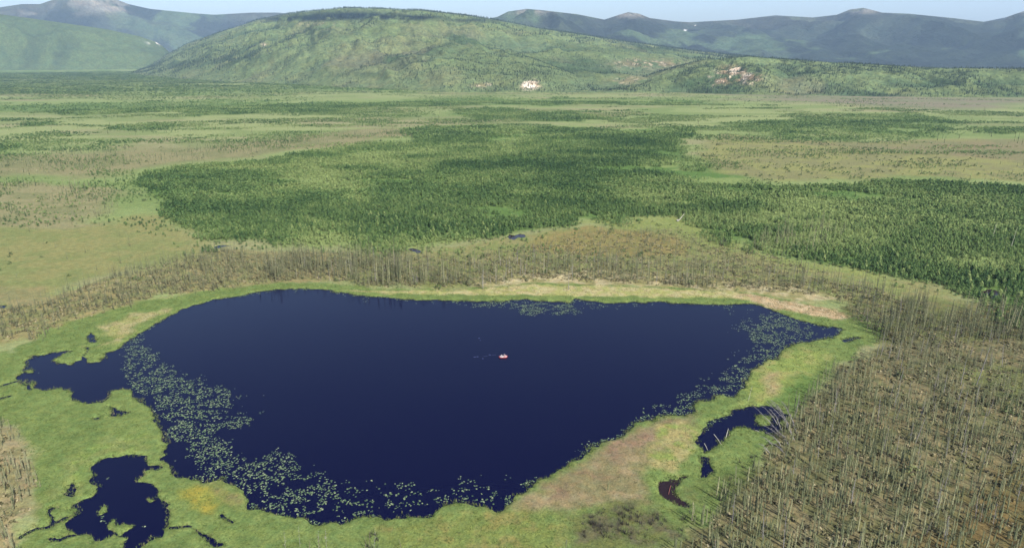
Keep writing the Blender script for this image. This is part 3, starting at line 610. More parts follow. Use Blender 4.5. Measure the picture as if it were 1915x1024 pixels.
def splab(i):
    px, py = proj(x[i], y[i]); h = hh[i]*7
    if px < 500: side = 'scrub left of the green marsh'; g = 'black spruces at the left edge'
    elif px < 1500: side = 'bog edge beside the dark ponds'; g = 'black spruces beside the right-hand ponds'
    elif py > 860: side = 'tan bog in the lower right corner'; g = 'black spruces in the lower right corner'
    else: side = 'tan bog right of the lake'; g = 'black spruces in the bog right of the lake'
    t = 'tall' if h > 8.5 else 'middling'
    return f'{t} narrow olive black spruce standing in the {side}', f'{t} {g}'
individuals('black_spruce', spv, ind, splab, 'spruce tree', x, y, z, hh, ws)
nb = rest & (r < 230); mb = rest & (r >= 230) & (r < 520); fb = rest & (r >= 520)
BM = [M['bark'], M['spruce']]
parts = [(SP_near, nb), (SP_mid, mb), (SP_far, fb)]
for (pr, m), lb in zip(parts, ('dense stand of smaller olive black spruces filling the foreground bog', 'belt of thin tan black spruces beyond the far shore of the lake', 'scattered distant black spruces dotting the plain')):
    scatter('black_spruce_stand', pr, x[m], y[m], z[m], hh[m], ws[m], tint[m], BM, lb, 'spruce stand', tilt=.03)
print('spruce', len(x), nb.sum(), mb.sum(), fb.sum())

# ---- green willow and birch forest
WLEFT = GP([(-200,126),(300,134),(640,160),(830,178),(760,215),(300,222),(-200,228)])
def for_d(x, y):
    w_ = forest_w(x, y); r = np.hypot(x, y)
    f = w_*ss(.18, .50, fbm(x, y, 16, 3, 81) + .35*w_ - .1) ; lt = tint_field(x, y)
    f = f*(1 - .62*ss(.55, .85, lt + .25*(fbm(x, y, 9, 2, 83)-.5)))*ss(.16, .34, fbm(x, y, 55, 5, 84, 1.6))
    wl = ss(-80, 120, sdf(x, y, WLEFT, 200))*ss(.42, .56, fbm(x, y, 170, 5, 85, 2.8))*.8; f = np.maximum(f, wl)
    sprink = ss(.52, .72, fbm(x, y, 45, 5, 82, 2.2))*(.12+.5*ss(500, 1100, np.hypot(x, y)))
    return np.maximum(f, sprink)
fx1, fy1 = points(lambda a, b: for_d(a, b)*.48, 230, 700, .48, 3, 44)
fx2, fy2 = points(lambda a, b: for_d(a, b)*.18, 700, 1500, .18, 4, 42)
fx3, fy3 = points(lambda a, b: for_d(a, b)*.020, 1500, 4600, .020, 5, 41)
fx, fy = np.concatenate([fx1, fx2, fx3]), np.concatenate([fy1, fy2, fy3])
zz, s = gz_at(fx, fy); fwt = forest_w(fx, fy); k = (s < -1) & ~((fwt < .2) & (np.hypot(fx, fy) < 330)); fx, fy, zz, fwt = fx[k], fy[k], zz[k], fwt[k]
fr = np.hypot(fx, fy); ft = np.clip(tint_field(fx, fy)+.04 + rng.normal(size=len(fx))*.12, 0, 1)
fh = np.clip(rng.lognormal(-.08, .26, len(fx)), .4, 1.6)*np.where(fwt < .2, .24, .27+.16*fwt)*(1.08-.25*ft); fw_ = fh*.7+.45 + ss(1400, 2600, fr)*1.4
FB = [M['bark'], M['leaf']]
B_near = [join([cone(.09, .02, -.2, 5.4, 4)+(0,), birch_crown(70, .52, s_, W=1.1+.1*(s_ % 3))+(1,)]) for s_ in range(6)]
B_mid = [join([birch_crown(24, .95, s_+30, W=1.15)+(1,)]) for s_ in range(6)]
B_far = [join([birch_crown(9, 1.7, s_+60, W=1.25)+(1,)]) for s_ in range(6)]
app = fh/fr*inview(fx, fy)*(fwt > .4); order = np.argsort(-app); ind = order[:300]; rest = np.ones(len(fx), bool); rest[ind] = False
bv = [[('trunk', pm('trunk', cone(.09, .02, -.2, 5.4, 6), M['bark'])), ('crown', pm('crown', birch_crown(90, .48, s_+90, W=1.1+.1*(s_ % 3)), M['leaf_i']))] for s_ in range(6)]
def blab(i):
    px, py = proj(fx[i], fy[i])
    if px > 1780 and py > 520: return 'bushy green birch near the dark pool at the right edge', 'green birches near the dark pool at the right edge'
    if px > 1300: return 'bushy green birch in the front rank of the wood right of the far shore', 'green birches along the near edge of the right-hand wood'
    return 'bushy green birch in the front rank of the wood behind the spruce belt', 'green birches along the near edge of the middle wood'
individuals('birch_tree', bv, ind, blab, 'birch tree', fx, fy, zz, fh, fw_)
for pr, m, lb in ((B_near, rest & (fr < 470), 'near part of the dense green birch and willow wood beyond the bog'), (B_mid, rest & (fr >= 470) & (fr < 850), 'middle part of the dense green birch and willow wood on the plain'), (B_far, rest & (fr >= 850), 'distant dark green woods in bands across the plain')):
    scatter('birch_wood', pr, fx[m], fy[m], zz[m], fh[m], fw_[m], ft[m], FB, lb, 'wood', tilt=.05)
print('forest', len(fx), (fr < 470).sum(), ((fr >= 470) & (fr < 850)).sum())

# ---- trees on the hill flanks
def hill_trees():
    X = []; Y = []; Z = []; T = []
    for (hx, hy, hz, rows, o) in HSURF['hill'][1:]:
        nr, na = hx.shape; n = {'hill.002': 34000, 'hill.003': 45000}.get(o.name, 80000)
        fi = rng.random(n)*(rows-2); fj = rng.random(n)*(na-2)
        i, j = fi.astype(int), fj.astype(int); u, v = fi-i, fj-j
        L = lambda A: (A[i, j]*(1-u)+A[i+1, j]*u)*(1-v) + (A[i, j+1]*(1-u)+A[i+1, j+1]*u)*v
        a, b, c = L(hx), L(hy), L(hz); w_ = ss(.35, .68, fbm(a, b, 150, 4, 303, .7))*.8+.12
        px, py = proj(a, b, c)
        if o.name in ('hill.001', 'hill.002'): w_ = np.maximum(w_, gauss(px,py,430,105,60,18)+gauss(px,py,815,78,42,14)+gauss(px,py,1240,88,110,9))
        k = (rng.random(n) < w_) & (c > .5) & (i < rows*.955); X.append(a[k]); Y.append(b[k]); Z.append(c[k]-.3); T.append(np.clip(-.05+rng.normal(size=k.sum())*.15 + .45*fbm(a[k], b[k], 200, 3, 333), 0, 1))
    X, Y, Z, T = map(np.concatenate, (X, Y, Z, T)); s_ = np.clip(rng.lognormal(0, .35, len(X)), .4, 2)*np.where(np.hypot(X, Y) < 2900, .62, 1.0)
    HS = [join([spruce_far(s2+80, 8, 2, 4, 1.15)+(1,)]) for s2 in range(3)]
    scatter('hillside_forest', HS, X, Y, Z, s_, s_, T, [M['bark'], M['conifer']], 'scattered dark conifers growing over the green hill slopes', 'forest')
hill_trees()
# ---- low shrubs over the plain and hummocks in the bog
def shrub_d(x, y):
    r = np.hypot(x, y); return (.022*ss(.5, .75, fbm(x, y, 30, 4, 91))*ss(-100, -20, x) + .001)*(1-forest_w(x, y))
sx, sy = points(shrub_d, 110, 900, .055, 6, 45)
sz_, s = gz_at(sx, sy)
def in_mat(x, y): return ss(-1, 1, sdf(x, y, MAT, 20))
MAT = [wgz[i][0] for i in range(len(GZ)) if GZ[i][2] == (122, 142, 84)][0]
k = (s < -1) & (in_mat(sx, sy) < .3); sx, sy, sz_ = sx[k], sy[k], sz_[k]; sr = np.hypot(sx, sy)
sh = np.clip(rng.lognormal(-.45, .35, len(sx)), .25, 1.5); st = np.clip(.35+rng.normal(size=len(sx))*.2, 0, 1)
app = sh/sr*inview(sx, sy); order = np.argsort(-app); ind = order[:200]; rest = np.ones(len(sx), bool); rest[ind] = False
bs = [[('stem', pm('stem', cone(.05, .02, -.15, 1.0, 5), M['bark'])), ('crown', pm('crown', bush_crown(45, .36, s_), M['shrub_i']))] for s_ in range(4)]
def shlab(i):
    px, py = proj(sx[i], sy[i])
    if px > 1300: return 'low round green shrub among the spruces of the bog right of the lake', 'low shrubs in the right-hand bog'
    if px < 500: return 'low round green shrub among the spruces on the left side', 'low shrubs on the left side'
    return 'low round green shrub beyond the far shore of the lake', 'low shrubs beyond the far shore'
individuals('shrub', bs, ind, shlab, 'shrub', sx, sy, sz_, sh, sh)
scatter('shrub_cover', [join([bush_crown(14, .7, s_+20)+(0,)]) for s_ in range(4)], sx[rest], sy[rest], sz_[rest], sh[rest], sh[rest]*1.2, st[rest], [M['shrub']], 'small dark shrubs dotted over the olive plain', 'shrubs')
# heath and moss tufts of the bog, sedge tufts of the mat
def tuft(n, seed, H=.45, spread=.22, w_=.05):
    g = np.random.default_rng(seed); V = []; F = []
    for i in range(n):
        a = g.random()*7; q = spread*g.random(); b = a+g.normal(); L = H*(.5+.7*g.random()); o = np.array((q*math.cos(a), q*math.sin(a), -.05)); k = len(V)
        d_ = np.array((math.cos(b)*L*.45, math.sin(b)*L*.45, L)); p = np.array((-math.sin(b), math.cos(b), 0))*w_
        V += [o+p, o-p, o+d_]; F.append((k, k+1, k+2))
    return np.array(V), np.array(F)
def heath_d(x, y):
    d = np.zeros(x.shape)
    for i, (P, a, b, c) in enumerate(wspruce[:7]): d = np.maximum(d, ss(-1, 2, sdf(x, y, P, 20)))
    return d*ss(.3, .7, fbm(x, y, 3, 2, 95))*1.0*ss(430, 300, np.hypot(x, y))
hx, hy = points(heath_d, 105, 400, 1.0, 8, 46); hz, s = gz_at(hx, hy); k = s < -.6; hx, hy, hz = hx[k], hy[k], hz[k]
hs_ = .5+rng.random(len(hx))*.8
scatter('heath_tufts', [join([bush_crown(9, .34, s_+50, .42, .5)+(0,)]) for s_ in range(5)], hx, hy, hz, hs_, hs_, np.clip(rng.normal(.55, .25, len(hx)), 0, 1), [M['greyheath'] if 'greyheath' in M else foliage('heath', (88,90,60), (132,126,90), (182,172,136), True, .1)], 'low tan heath and moss tufts covering the bog between spruces', 'heath')
TANS = [wgz[i][0] for i in range(len(wgz)) if GZ[i][2] in ((154,142,112), (148,128,108), (138,122,100), (172,158,120), (186,180,136))]
def sedge_d(x, y): return in_mat(x, y)*(.35+.65*ss(.3, .7, fbm(x, y, 4, 3, 97)))
gx, gy = points(lambda a, b: sedge_d(a, b)*1.8, 108, 330, 1.8, 9, 45); gz_, s = gz_at(gx, gy); k = s < -.05; gx, gy, gz_, s = gx[k], gy[k], gz_[k], s[k]
tan = np.zeros(gx.shape)
for P in TANS: tan = np.maximum(tan, ss(-2, 2, sdf(gx, gy, P, 20)))
gt = np.clip(.12 + .75*tan + rng.normal(size=len(gx))*.13 + .3*(fbm(gx, gy, 9, 3, 98)-.5), 0, 1); g_s = .55+rng.random(len(gx))*.6 + .5*ss(-1.2, -.2, s)
scatter('sedge', [join([tuft(6, s_, .4)+(0,)]) for s_ in range(6)], gx, gy, gz_, g_s*.9, g_s*1.2, gt, [M['sedge']], 'green and straw coloured sedge growing on the floating mat round the lake', 'sedge')
ex, ey = points(lambda a, b: np.where(np.hypot(a, b) < 340, 5.0, 0), 108, 340, 5.0, 19, 45); s = water_sd(ex, ey)
k = (s > -.7) & (s < .25 + .9*ss(.45, .75, fbm(ex, ey, 5, 3, 121))); ex, ey, s = ex[k], ey[k], s[k]
es = .6+rng.random(len(ex))*.8; ez = np.where(s > 0, -.02, .1)
scatter('shore_sedge', [join([tuft(5, s_+80, .5, .16, .04)+(0,)]) for s_ in range(6)], ex, ey, ez, es, es, np.clip(rng.normal(.3, .25, len(ex)), 0, 1), [M['sedge']], 'ragged fringe of sedge standing along the water edge of lake and ponds', 'sedge')
print('fringe', len(ex))
# dark leafless brush by the bottom shore and round the ponds
BR = [([(1090,985),(1130,955),(1180,955),(1240,975),(1230,1000),(1160,1010),(1100,1010)], 1.4), ([(1355,900),(1400,855),(1440,830),(1450,850),(1400,900),(1350,940)], .6), ([(1240,985),(1300,960),(1320,980),(1270,1010)], .5), ([(676,1060),(684,1002),(702,1000),(710,1060)], 1.6), ([(1440,770),(1470,765),(1480,800),(1450,830),(1435,815)], 1.2)]
wbr = [(GP(p), v) for p, v in BR]
def br_d(x, y):
    d = np.zeros(x.shape)
    n_b = ss(.3, .6, fbm(x, y, 2.5, 3, 119))
    for P, v in wbr: d = np.maximum(d, v*ss(-1.5, 1.5, sdf(x+3*(fbm(x, y, 3, 2, 99)-.5), y, P, 15)))
    return d*.8*n_b
bx, by = points(br_d, 105, 220, 1.4, 10, 46); bz, s = gz_at(bx, by); k = s < -.1; bx, by, bz = bx[k], by[k], bz[k]; b_s = .5+rng.random(len(bx))
scatter('brush', [join([tuft(12, s_+30, 1.1, .35, .035)+(0,)]) for s_ in range(5)], bx, by, bz, b_s, b_s, rng.random(len(bx))*.5, [M['greysh']], 'dark leafless brush thicket on the marsh near the bottom of the view', 'brush')

# ---- lily pads
PADZ = [([(214,655),(240,632),(262,622),(268,640),(300,672),(335,690),(392,702),(398,722),(452,732),(460,752),(425,765),(455,790),(420,805),(440,840),(470,850),(545,845),(562,868),(610,905),(640,915),(600,950),(640,990),(560,975),(470,955),(460,915),(400,897),(345,888),(335,860),(335,830),(308,812),(300,790),(275,755),(262,735),(240,715),(225,690)], 1.0),
 ([(455,790),(495,785),(480,730),(450,728),(400,760),(420,850),(450,860)], .30),
 ([(545,880),(620,905),(660,900),(700,905),(690,950),(560,950)], .75),
 ([(600,910),(700,898),(760,908),(830,903),(880,905),(940,905),(940,930),(900,945),(860,940),(810,965),(660,970),(600,960)], .62),
 ([(640,970),(700,955),(800,955),(870,935),(860,945),(800,970),(700,975),(640,990)], .8),
 ([(865,890),(935,893),(930,935),(890,930)], .55),
 ([(1405,600),(1430,582),(1380,572),(1470,592),(1545,612),(1540,635),(1490,646),(1455,668),(1425,682),(1400,690),(1405,660)], .95),
 ([(1365,578),(1440,580),(1480,600),(1430,610),(1400,625),(1405,650),(1370,665),(1340,705),(1300,715),(1360,742),(1400,700)], .45),
 ([(1400,660),(1410,690),(1385,725),(1350,738),(1300,752),(1300,772),(1220,784),(1200,780),(1262,742),(1300,715),(1345,700)], .85),
 ([(1325,568),(1370,570),(1368,580),(1330,578)], .5),
 ([(900,563),(985,560),(1060,566),(1095,572),(1065,590),(1000,588),(930,580),(880,572)], 1.0),
 ([(660,548),(760,558),(900,562),(1000,560),(1220,564),(1230,572),(1100,580),(900,574),(780,566),(670,556)], .45),
 ([(360,568),(440,551),(520,540),(620,541),(720,553),(700,557),(610,545),(520,545),(440,556),(370,572)], .6),
 ([(1180,798),(1130,830),(1070,866),(1050,882),(1010,900),(945,942),(940,930),(980,905),(1040,875),(1080,845),(1140,815)], .42),
 ([(172,880),(188,872),(205,890),(190,912),(175,925)], .45), ([(190,945),(212,940),(214,960),(192,968)], .7), ([(225,970),(262,972),(268,985),(235,1002)], .6), ([(158,972),(185,968),(180,980)], .3),
 ([(40,695),(60,698),(62,710),(35,712)], .5), ([(188,1000),(212,985),(210,995),(195,1008)], .5), ([(198,748),(210,740),(205,755)], .6), ([(168,632),(180,632),(176,640)], .6)]
wpad = [(GP(p), v) for p, v in PADZ]
STRIP = GP([(270,640),(260,600),(420,540),(560,530),(1600,560),(1600,640),(1420,720),(1320,800),(1100,860),(960,960),(900,900),(1180,770),(1380,640),(1380,590),(700,590),(420,580)])
def pad_d(x, y):
    d = np.zeros(x.shape); wx = x + 9*(fbm(x, y, 7, 4, 111)-.5); wy = y + 9*(fbm(x, y, 7, 4, 112)-.5)
    for P, v in wpad: d = np.maximum(d, v*ss(-2.5, 3.0, sdf(wx, wy, P, 15)))
    w_s = water_sd(x, y); d = np.maximum(d, ss(3.0, 1.0, w_s)*ss(-3, 0, sdf(x, y, STRIP, 20))*(.25+.6*ss(.35, .6, fbm(x, y, 14, 2, 115))))
    cl = fbm(x, y, 1.3, 2, 113, 1.5)*.7 + .3*fbm(x, y, 6, 2, 114)
    return 3.6*d*ss(.66-.40*d, .86-.30*d, cl)
lx, ly = points(pad_d, 112, 320, 4.2, 11, 44); s = water_sd(lx, ly); k = s > .25; lx, ly, s = lx[k], ly[k], s[k]
ls = (.13+.16*rng.random(len(lx))); lt_ = np.clip(rng.normal(.5, .22, len(lx)), 0, 1)
def pad_mesh(seed):
    g = np.random.default_rng(seed); n = 9; V = [(0.08, 0, .0)]; F = []
    for k_ in range(n):
        a = .35 + k_*(2*math.pi-.7)/(n-1); q = 1*(.92+.12*g.random()); V.append((q*math.cos(a), q*.82*math.sin(a), .05*g.random()+.10*abs(math.sin(a))))
    for k_ in range(n-1): F.append((0, k_+1, k_+2))
    return np.array(V), np.array(F)
PD = [join([pad_mesh(s_)+(0,)]) for s_ in range(6)]
app = ls/np.hypot(lx, ly)*inview(lx, ly); order = np.argsort(-app); ind = set(order[:300].tolist()); rest = np.array([i not in ind for i in range(len(lx))])
pmesh = [pm('lily_pad', pad_mesh(s_), M['pad_i']) for s_ in range(6)]; pfirst = {}
for i in ind:
    v = random.randrange(6)
    if v in pfirst: o = pfirst[v].copy()
    else: o = pfirst[v] = bpy.data.objects.new('lily_pad', pmesh[v])
    COL.objects.link(o); o.location = (lx[i], ly[i], .035); o.rotation_euler = (random.gauss(0, .10), random.gauss(0, .10), random.random()*6.3); o.scale = (ls[i],)*3
    px, py = proj(lx[i], ly[i])
    if px < 340 and py > 840: lb, gr = 'pale green lily pad floating on the small lower left pond', 'lily pads on the lower left pond'
    elif px < 560: lb, gr = 'large pale green lily pad floating off the lower left shore of the lake', 'lily pads off the lower left shore'
    elif px < 960: lb, gr = 'large pale green lily pad floating off the bottom shore of the lake', 'lily pads off the bottom shore'
    else: lb, gr = 'large pale green lily pad floating off the right shore of the lake', 'lily pads off the right shore'
    tag(o, lb, 'lily pad', gr)
scatter('lily_pads', PD, lx[rest], ly[rest], np.full(rest.sum(), .035), ls[rest], ls[rest], lt_[rest], [M['pad']], 'broad drifts of small pale green lily pads fringing the dark lake', 'lily pads', tilt=.12, flat=True)
print('pads', len(lx), 'sedge', len(gx), 'heath', len(hx), 'shrub', len(sx))

# ------------------------------------------------------------------ dead trees, logs, rock
def bar_mesh(name, pts, r0, r1, mat, twigs=0, seed=0, nseg=6, tl=.8):
    g = np.random.default_rng(seed); bm = bmesh.new(); pts = [Vector(p) for p in pts]; rings = []
    for i, p in enumerate(pts):
        d = (pts[min(i+1, len(pts)-1)] - pts[max(i-1, 0)]).normalized(); u = d.orthogonal().normalized(); v = d.cross(u)
        rr_ = r0 + (r1-r0)*i/(len(pts)-1); rings.append([bm.verts.new(p + (u*math.cos(a)+v*math.sin(a))*rr_) for a in [2*math.pi*k_/nseg for k_ in range(nseg)]])
    for A, B in zip(rings, rings[1:]):
        for k_ in range(nseg): bm.faces.new((A[k_], A[(k_+1) % nseg], B[(k_+1) % nseg], B[k_]))
    bm.faces.new(rings[0][::-1]); bm.faces.new(rings[-1])
    for k_ in range(twigs):
        u = .2 + .75*g.random(); i = min(int(u*(len(pts)-1)), len(pts)-2); f = u*(len(pts)-1)-i; p = pts[i].lerp(pts[i+1], f)
        ax = (pts[-1]-pts[0]).normalized(); q = Vector(g.normal(size=3)); q = (q - ax*q.dot(ax)).normalized(); q = (q + ax*.35).normalized()*tl*(1.2-u)*(.5+g.random()); s_ = q.orthogonal().normalized()*.03; t_ = q.cross(s_).normalized()*.03
        a = bm.verts.new(p+s_); b = bm.verts.new(p-s_*.5+t_); c = bm.verts.new(p-s_*.5-t_); e = bm.verts.new(p+q)
        bm.faces.new((a, b, e)); bm.faces.new((b, c, e)); bm.faces.new((c, a, e))
    me = bpy.data.meshes.new(name); bm.to_mesh(me); bm.free(); me.materials.append(mat); return me
def g2(px, py): a, b = G(px, py); return float(a), float(b)
def standing(name, bx_, by_, h, lean, mat, label, cat, r0=.12, tw=14, group=None, seed=0, tl=.8):
    X, Y = g2(bx_, by_); g = random.Random(seed)
    me = bar_mesh(name, [(lean[0]*t+g.gauss(0, .03), lean[1]*t, -.2+h*t) for t in (0, .25, .5, .75, 1)], r0, r0*.25, mat, tw, seed, tl=tl)
    zz0 = float(gz_at(np.array([X]), np.array([Y]))[0][0]); o = link(name, me, None, (X, Y, max(zz0, -.1))); return tag(o, label, cat, group)
standing('dead_tree', 1825, 722, 13.5, (1.2, -.4), M['dead'], 'tallest grey dead tree in the right-hand bog, leaning slightly right', 'dead tree', .18, 30, seed=1, tl=1.3)
standing('dead_tree', 1786, 770, 9, (.6, 0), M['dead'], 'grey dead tree with bare twigs just below the tallest one', 'dead tree', .14, 30, seed=2, tl=1.2)
standing('dead_tree', 1590, 945, 7, (.1, .1), M['dead'], 'grey dead tree standing alone among olive spruces, lower right', 'dead tree', .14, 34, seed=3, tl=.9)
standing('dead_tree', 1900, 940, 6, (.1, 0), M['dead'], 'small grey dead tree on the brown patch at the right edge', 'dead tree', .12, 30, seed=4, tl=.8)
standing('dead_tree', 1765, 1010, 6, (0, .1), M['dead'], 'twiggy grey dead tree at the bottom edge in the right bog', 'dead tree', .14, 36, seed=5, tl=1.0)
standing('dead_tree', 903, 540, 9, (.2, 0), M['dead'], 'grey dead tree on the far shore strip beside the dense spruce belt', 'dead tree', .22, 46, seed=6, tl=1.6)
standing('dead_tree', 1063, 543, 9, (.1, 0), M['dead'], 'lone thin grey dead tree on the pale far shore bank', 'dead tree', .12, 16, seed=7)
standing('dead_tree', 1855, 447, 9.5, (.7, 0), M['pale_wood'], 'left of two bleached trunks rising from the green wood at right', 'dead tree', .16, 6, seed=8)
standing('dead_tree', 1889, 468, 13, (.8, 0), M['pale_wood'], 'right, taller of two bleached trunks rising from the green wood', 'dead tree', .16, 2, seed=9)
standing('dead_tree', 1399, 751, 5, (.9, .6), M['pale_wood'], 'slender leaning pale trunk on the green bank above the right pond', 'dead tree', .07, 3, seed=10)
for n_, (a, b, h_, l1, l2) in enumerate([(534,1028,5,.2,.1),(561,1024,5.5,.3,-.1),(596,1030,5,.3,.2),(611,1026,5,.1,.2),(700,1030,6,.5,.1)]):
    standing('bare_sapling', a, b, h_, (l1, l2), M['dead'], ('thin pale bare sapling at the bottom edge below the lily pads' if n_ < 4 else 'forked grey bare sapling beside the dark twigs at bottom centre'), 'sapling', .035, 10, 'bare saplings along the bottom edge' if n_ < 4 else None, seed=20+n_)
for n_, (a, b, h_) in enumerate([(578,1032,3.2),(600,1030,4.0),(690,1028,4.8),(752,1034,3.6),(683,1032,4.2)]):
    standing('dark_snag', a, b, h_, (.5*(-1)**n_, 0), M['bark'], ['short dark snag left of the thin bottom saplings','slanting dark snag among the bottom saplings','upright dark snag at bottom centre','dark snag at bottom edge right of centre snag','dark twisted snag touching the bottom centre snag'][n_], 'snag', .09, 12, seed=40+n_, tl=.5)
# standing dead trees scattered through the bog
dd = points(lambda a, b: sum(ss(-1, 2, sdf(a, b, wspruce[i][0], 20))*v for i, v in ((0, .012), (2, .012), (3, .012), (1, .01))), 110, 330, .03, 12, 44)
dz_, s = gz_at(*dd); dvar = [bar_mesh('dead_tree', [(0, 0, -.2), (.05, 0, 2), (0, .05, 4.5), (.1, .08, 7)], .085, .02, M['dead'], 26, 60+i, 5, .75) for i in range(4)]; dfirst = {}
for i in range(len(dd[0])):
    if s[i] > -1: continue
    v = random.randrange(4)
    if v in dfirst: o = dfirst[v].copy()
    else: o = dfirst[v] = bpy.data.objects.new('dead_tree', dvar[v])
    COL.objects.link(o); o.location = (dd[0][i], dd[1][i], dz_[i]); q = random.uniform(.6, 1.25); o.scale = (q, q, q); o.rotation_euler = (random.gauss(0, .05), random.gauss(0, .05), random.random()*6.3)
    py = proj(dd[0][i], dd[1][i])[1]
    if py < 600: tag(o, 'slim grey dead tree mixed into the spruce belt beyond the lake', 'dead tree', 'dead trees in the far belt')
    else: tag(o, 'slim grey dead tree mixed among spruces right of the lake', 'dead tree', 'dead trees in the right-hand bog')
# grey fallen trees fanned over the right end of the pond
FT = [((1475,800),(1440,762)),((1470,790),(1432,755)),((1480,812),(1450,770)),((1465,822),(1425,800)),((1478,830),(1440,800)),((1462,838),(1430,815)),((1485,795),(1458,758)),((1455,810),(1405,762)),((1470,850),(1438,832)),((1488,830),(1462,790)),((1455,795),(1420,765)),((1492,815),(1470,772)),((1448,838),(1420,822)),((1466,775),(1438,752)),((1476,862),(1452,838)),((1460,805),(1436,775)),((1482,845),(1455,815)),((1440,850),(1418,838))]
for n_, (a, b) in enumerate(FT):
    A, B = g2(*a), g2(*b); g = random.Random(n_); dx, dy = B[0]-A[0], B[1]-A[1]; hgt = g.uniform(.5, 2.2)
    me = bar_mesh('fallen_tree', [(dx*t+g.gauss(0, .12), dy*t+g.gauss(0, .12), .15+hgt*math.sin(t*2.2)) for t in (0, .25, .5, .75, 1)], .11, .03, M['dead'], 44, n_, tl=1.1)
    tag(link('fallen_tree', me, None, (A[0], A[1], .1)), 'bare grey fallen tree in the tangle drooping over the pond right of the lake', 'fallen tree', 'fallen trees over the right pond')
for n_, (a, b, lb) in enumerate([((1335,812),(1349,832),'longer pale log sticking out of the dark right pond'), ((1317,829),(1323,842),'short pale log end in the narrow tip of the right pond'), ((1357,820),(1362,802),'thin twig standing in the right pond near its bank'),
        ((1254,908),(1250,925),'reddish log lying in the muddy pool'), ((1108,968),(1124,996),'pale fallen pole lying by the dark brush, lower centre'), ((1192,985),(1186,1002),'short pale pole near the dark brush, lower centre'), ((858,522),(845,498),'leaning bleached trunk propped on the spruce belt edge'), ((1412,805),(1420,808),'small pale driftwood beside the grassy islet')]):
    A, B = g2(*a), g2(*b); me = bar_mesh('log', [(0, 0, .05), ((B[0]-A[0])*.5, (B[1]-A[1])*.5, .22), (B[0]-A[0], B[1]-A[1], .16)], .10, .06, M['pale_wood'] if n_ != 3 else simple('red_brown_log', (150,92,84), .8, .2, .2), 3, 80+n_, tl=.4)
    tag(link('log', me, None, (A[0], A[1], .05)), lb, 'log')
# bleached uprooted stump at the edge of the wood
def stump():
    X, Y = g2(1272, 414); e = bpy.data.objects.new('uprooted_tree', None); COL.objects.link(e); e.location = (X, Y, .2)
    tag(e, 'white bleached uprooted tree leaning at the edge of the green wood', 'uprooted tree')
    link('trunk', bar_mesh('trunk', [(-1.2, 0, .2), (0, 0, 1.6), (1.6, .3, 3.8), (2.4, .4, 5.0)], .38, .12, M['pale_wood'], 4, 5, tl=1.2), e)
    link('root_plate', bar_mesh('root_plate', [(-2.0, 0, .2), (-1.5, 0, .5), (-.8, 0, .8)], 1.0, .35, M['dead'], 14, 6, tl=1.3), e)
stump()

# ------------------------------------------------------------------ boat with two people
BO = bpy.data.materials
M['red'] = simple('red_rubber', (150, 30, 36), .45, .5); M['white'] = simple('white_fabric', (238, 238, 240), .8, .2); M['pink'] = simple('pale_pink_fabric', (236, 196, 196), .8, .2)
M['skin'] = simple('skin', (205, 158, 130), .6, .3); M['hair'] = simple('dark_hair', (38, 28, 24), .7, .3); M['trouser'] = simple('dark_trousers', (44, 48, 62), .9, .1); M['alu'] = simple('grey_shaft', (90, 90, 95), .4, .5); M['floor'] = simple('dark_boat_floor', (58, 50, 58), .6, .3)
def tube_ring(name, a, b, r, mat, z=0, n=36, m=10, parent=None, loc=(0, 0, 0), bow=0.0):
    bm = bmesh.new(); R_ = []
    for i in range(n):
        t = 2*math.pi*i/n; c, s_ = math.cos(t), math.sin(t); e = .62
        x_ = a*math.copysign(abs(c)**e, c); y_ = b*math.copysign(abs(s_)**e, s_); nx, ny = c*b, s_*a; l = math.hypot(nx, ny); nx /= l; ny /= l
        up = bow*max(0, abs(x_)/a-.6)**2
        R_.append([bm.verts.new((x_+nx*r*math.cos(q), y_+ny*r*math.cos(q), z+up+r*math.sin(q))) for q in [2*math.pi*k_/m for k_ in range(m)]])
    for i in range(n):
        for k_ in range(m): bm.faces.new((R_[i][k_], R_[(i+1) % n][k_], R_[(i+1) % n][(k_+1) % m], R_[i][(k_+1) % m]))
    for f in bm.faces: f.smooth = True
    me = bpy.data.meshes.new(name); bm.to_mesh(me); bm.free(); me.materials.append(mat); return link(name, me, parent, loc)
def slab(name, pts, z0, z1, mat, parent, loc=(0, 0, 0)):
    bm = bmesh.new(); A = [bm.verts.new((p[0], p[1], z0)) for p in pts]; B = [bm.verts.new((p[0], p[1], z1)) for p in pts]; n = len(pts)
    bm.faces.new(A[::-1]); bm.faces.new(B)
    for i in range(n): bm.faces.new((A[i], A[(i+1) % n], B[(i+1) % n], B[i]))
    bmesh.ops.bevel(bm, geom=bm.edges[:], offset=.012, segments=1, affect='EDGES')
    me = bpy.data.meshes.new(name); bm.to_mesh(me); bm.free(); me.materials.append(mat); return link(name, me, parent, loc)
def ell(a, b, n=28, p=.62): return [(a*math.copysign(abs(math.cos(t))**p, math.cos(t)), b*math.copysign(abs(math.sin(t))**p, math.sin(t))) for t in [2*math.pi*i/n for i in range(n)]]
BX, BY = g2(941, 668)
boat = bpy.data.objects.new('rowing_boat', None); COL.objects.link(boat); boat.location = (BX, BY, .12); boat.rotation_euler = (0, 0, R(6)); tag(boat, 'small red inflatable boat carrying two people in the middle of the lake', 'boat')
tube_ring('hull', 1.38, .55, .19, M['red'], .08, parent=boat, bow=1.4); slab('floor', ell(1.4, .58), -.08, .02, M['floor'], boat)
for sx_, mt in ((-.55, 'white'), (.7, 'pink')):
    tube_ring('seat', .44, .46, .17, M[mt], .30, 24, 8, boat, (sx_, 0, 0))
